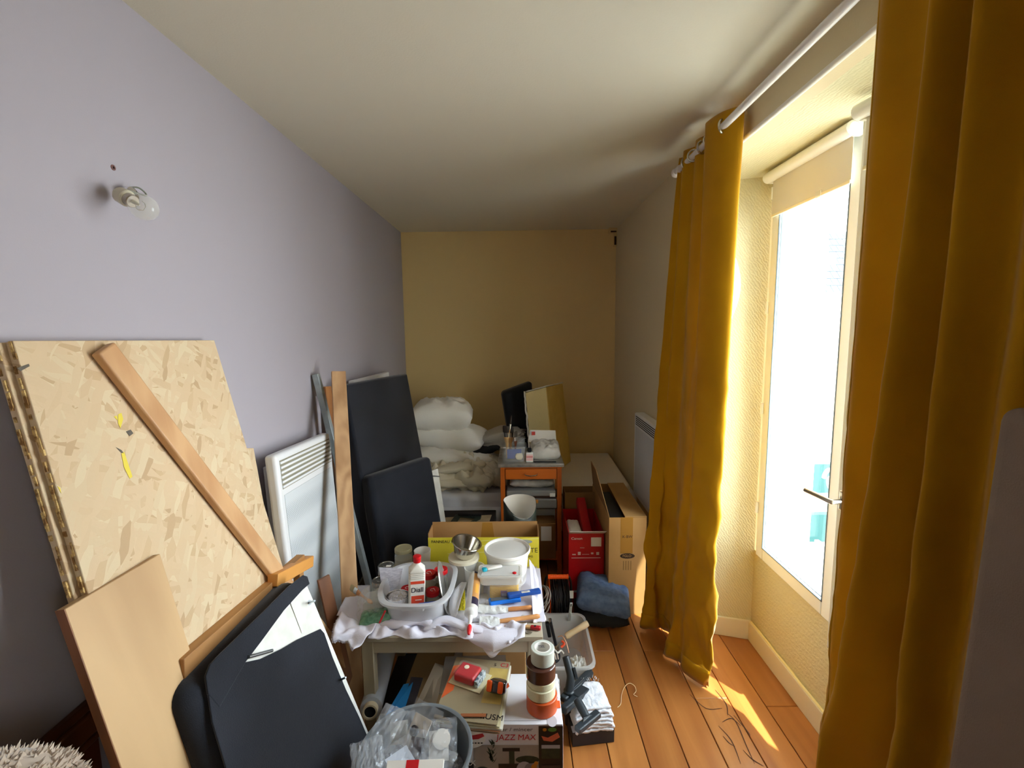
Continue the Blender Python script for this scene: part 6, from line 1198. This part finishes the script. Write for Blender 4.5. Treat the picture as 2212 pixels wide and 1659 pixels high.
# ------------------------------------------------------------------ vacuum cleaner nozzles, rag on a black box
m_vac = mat('vacuum_grey', '2a3034', .4)
def vtube(par, pts, rs, nm, n=20): MB().tube(catmull(pts, 6), [r for i in range(len(rs)-1) for r in [rs[i]+(rs[i+1]-rs[i])*k/6 for k in range(6)]]+[rs[-1]], n).build(nm, m_vac, par)
v1 = thing('hose_elbow', 'bent dark grey vacuum hose elbow with clip standing beside the juicer box', 'vacuum part', (.19, 1.72, .0))
q = [P(1222, 1418, y=1.80), P(1228, 1440, y=1.78), P(1233, 1462, y=1.76), P(1229, 1492, y=1.74)]; vtube(v1, q, [.0155, .0165, .017, .0175], 'elbow')
MB().lathe([(0, 0), (.0125, 0)], 20, axisM(q[0]+(q[0]-q[1]).normalized()*.0006, (q[0]-q[1])), cap=False).build('opening', m_black, v1); MB().bar(P(1240, 1442, y=1.765), P(1246, 1466, y=1.75), .012, .010, (0, -1, 0)).build('clip', m_vac, v1, bevel=.002)
MB().lathe([(.020, -.006), (.022, 0), (.022, .02), (.018, .024)], 24, axisM(q[3]+V(0, 0, -.018), (0, 0, 1))).build('collar', m_vac, v1); MB().tube([q[3], V(q[3].x-.0, q[3].y, .16), V(q[3].x+.0, q[3].y+.02, .012)], .016, 16).build('lower_tube', m_vac, v1)
v2 = thing('crevice_nozzle', 'long flat vacuum crevice nozzle lying rearmost beside the rag', 'vacuum part', (.24, 1.85, .1)); a, b = P(1215, 1512, z=.16), P(1276, 1452, z=.14); MB().bar(a, b, .034, .026).build('nozzle', m_vac, v2, bevel=.008, seg=3); MB().bar(a.lerp(b, .3)+V(.0, 0, .013), b+V(0, 0, .013), .018, .005).build('ridge', m_vac, v2, bevel=.002)
v3 = thing('crevice_nozzle', 'second vacuum nozzle in front with square collar next to the rag', 'vacuum part', (.23, 1.72, .1)); a, b = P(1216, 1535, z=.175), P(1280, 1478, z=.12); MB().bar(a, b, .030, .030).build('nozzle', m_vac, v3, bevel=.008, seg=3); MB().bar(a.lerp(b, .38), a.lerp(b, .72), .042, .040).build('collar', m_vac, v3, bevel=.005, seg=3)
v4 = tag(MB().bar((.235, 1.72, .012), (.31, 2.02-.17, .012), .06, .022).build('flat_nozzle', m_vac, bevel=.006, seg=3), 'flat vacuum floor nozzle on the boards under the two crevice nozzles', 'vacuum part')
kx = thing('black_box', 'small black flat box on the floor under the white rag', 'box', (.285, 1.74, 0)); kbm = [P(1237, 1614, z=.0005), P(1327, 1603, z=.0005)]; dk = (kbm[1]-kbm[0]); dk.z = 0; per = V(-dk.y, dk.x, 0).normalized()*.155
MB().prism([kbm[0], kbm[1], kbm[1]+per, kbm[0]+per], (0, 0, .062)).build('carton', mat('charcoal_card', '26262a', .5), kx, bevel=.002); MB().prism([p+V(0, 0, .0627) for p in (kbm[0], kbm[0]+dk*.35, kbm[0]+dk*.35+per*.2, kbm[0]+per*.2)], (0, 0, .0005)).build('pale_flap', mat('pale_card', 'c8c8d0', .6), kx, smooth=False)
rgt = thing('white_rag', 'folded white cotton rag piled on the small black box', 'rag', (.30, 1.76, .064)); rc0 = kbm[0].lerp(kbm[1], .52)+per*.50
for i in range(7):
    zz = .066+.0135*i
    def ly(u, v, i=i, zz=zz):
        a, b = u*2-1, v*2-1; M = Matrix.Rotation(atan2(dk.y, dk.x)+.04*sin(i*2.3), 3, 'Z'); p = M @ V(a*(.070+.004*sin(i*1.7)+.005*(i < 5)), b*(.082-.005*max(0, i-3)), 0)
        z_ = zz+.006*nz3((u*4, v*4, i), 1.3, i)+.003*nz3((u*11, v*3, i), 1.5, i+4)-.010*abs(a)**6; return Vector((rc0.x, rc0.y, z_))+p
    MB().grid(ly, 34, 30).build('fold', mat('white_rag_cloth', 'dfe1e6', .9, bump=.6, bscale=70), rgt, solid=.010, ang=180)
fr_ = MB(); random.seed(6)
for i in range(120):
    a = random.uniform(0, 1); p = rc0+Matrix.Rotation(atan2(dk.y, dk.x), 3, 'Z') @ V((a-.5)*.13, .075+.006*random.random(), 0)+V(0, 0, .10+.06*random.random()); fr_.tube([p, p+V(random.uniform(-.006, .006), random.uniform(.002, .008), random.uniform(-.002, .010))], .0007, 4)
tag(fr_.build('fringe', MATS['white_rag_cloth'], rgt), kind='stuff')
nt = thing('upholstery_nozzle', 'T-shaped dark vacuum upholstery nozzle lying on the white rag', 'vacuum part', rc0+V(-.03, -.05, .17)); ZN = .185
n0, n1 = P(1247, 1512, z=ZN+.03), P(1267, 1550, z=ZN+.008); MB().tube([n0, n0.lerp(n1, .5), n1], [.0155, .0165, .015], 20).build('neck', m_vac, nt); m0, m1 = P(1246, 1578, z=ZN), P(1293, 1540, z=ZN)
MB().bar(m0, m1, .030, .022).build('head', m_vac, nt, bevel=.006, seg=3); MB().prism([n1+V(-.012, 0, 0), n1+V(.012, .004, 0), m0.lerp(m1, .72)+V(0, 0, .004), m0.lerp(m1, .25)+V(0, 0, .004)], (0, 0, .010)).build('shoulder', m_vac, nt, bevel=.003); MB().lathe([(0, 0), (.0125, 0)], 20, axisM(n0+(n0-n1).normalized()*.0006, (n0-n1)), cap=False).build('opening', m_black, nt)
# twisted string on the floor
tag(MB().tube(catmull([P(1334, 1528, z=.004), P(1341, 1520, z=.004), P(1343, 1500, z=.004), P(1350, 1483, z=.010), P(1360, 1476, z=.014), P(1371, 1482, z=.010), P(1374, 1493, z=.004), P(1369, 1500, z=.003), P(1377, 1505, z=.003)], 8), .0013, 6).build('string', mat('cotton_string', 'e8cfa4', .8)), 'thin curled cotton string on the floorboards right of the white rag', 'string')

# ------------------------------------------------------------------ lettering becomes plain meshes
dg = bpy.context.evaluated_depsgraph_get()
for o in [o for o in bpy.data.objects if o.type == 'FONT']:
    me = bpy.data.meshes.new_from_object(o.evaluated_get(dg)); me.name = 'lettering'
    n_ = bpy.data.objects.new('lettering', me); COL.objects.link(n_); n_.parent = o.parent; n_.matrix_parent_inverse = o.matrix_parent_inverse.copy(); n_.matrix_basis = o.matrix_basis.copy()
    bpy.data.objects.remove(o)
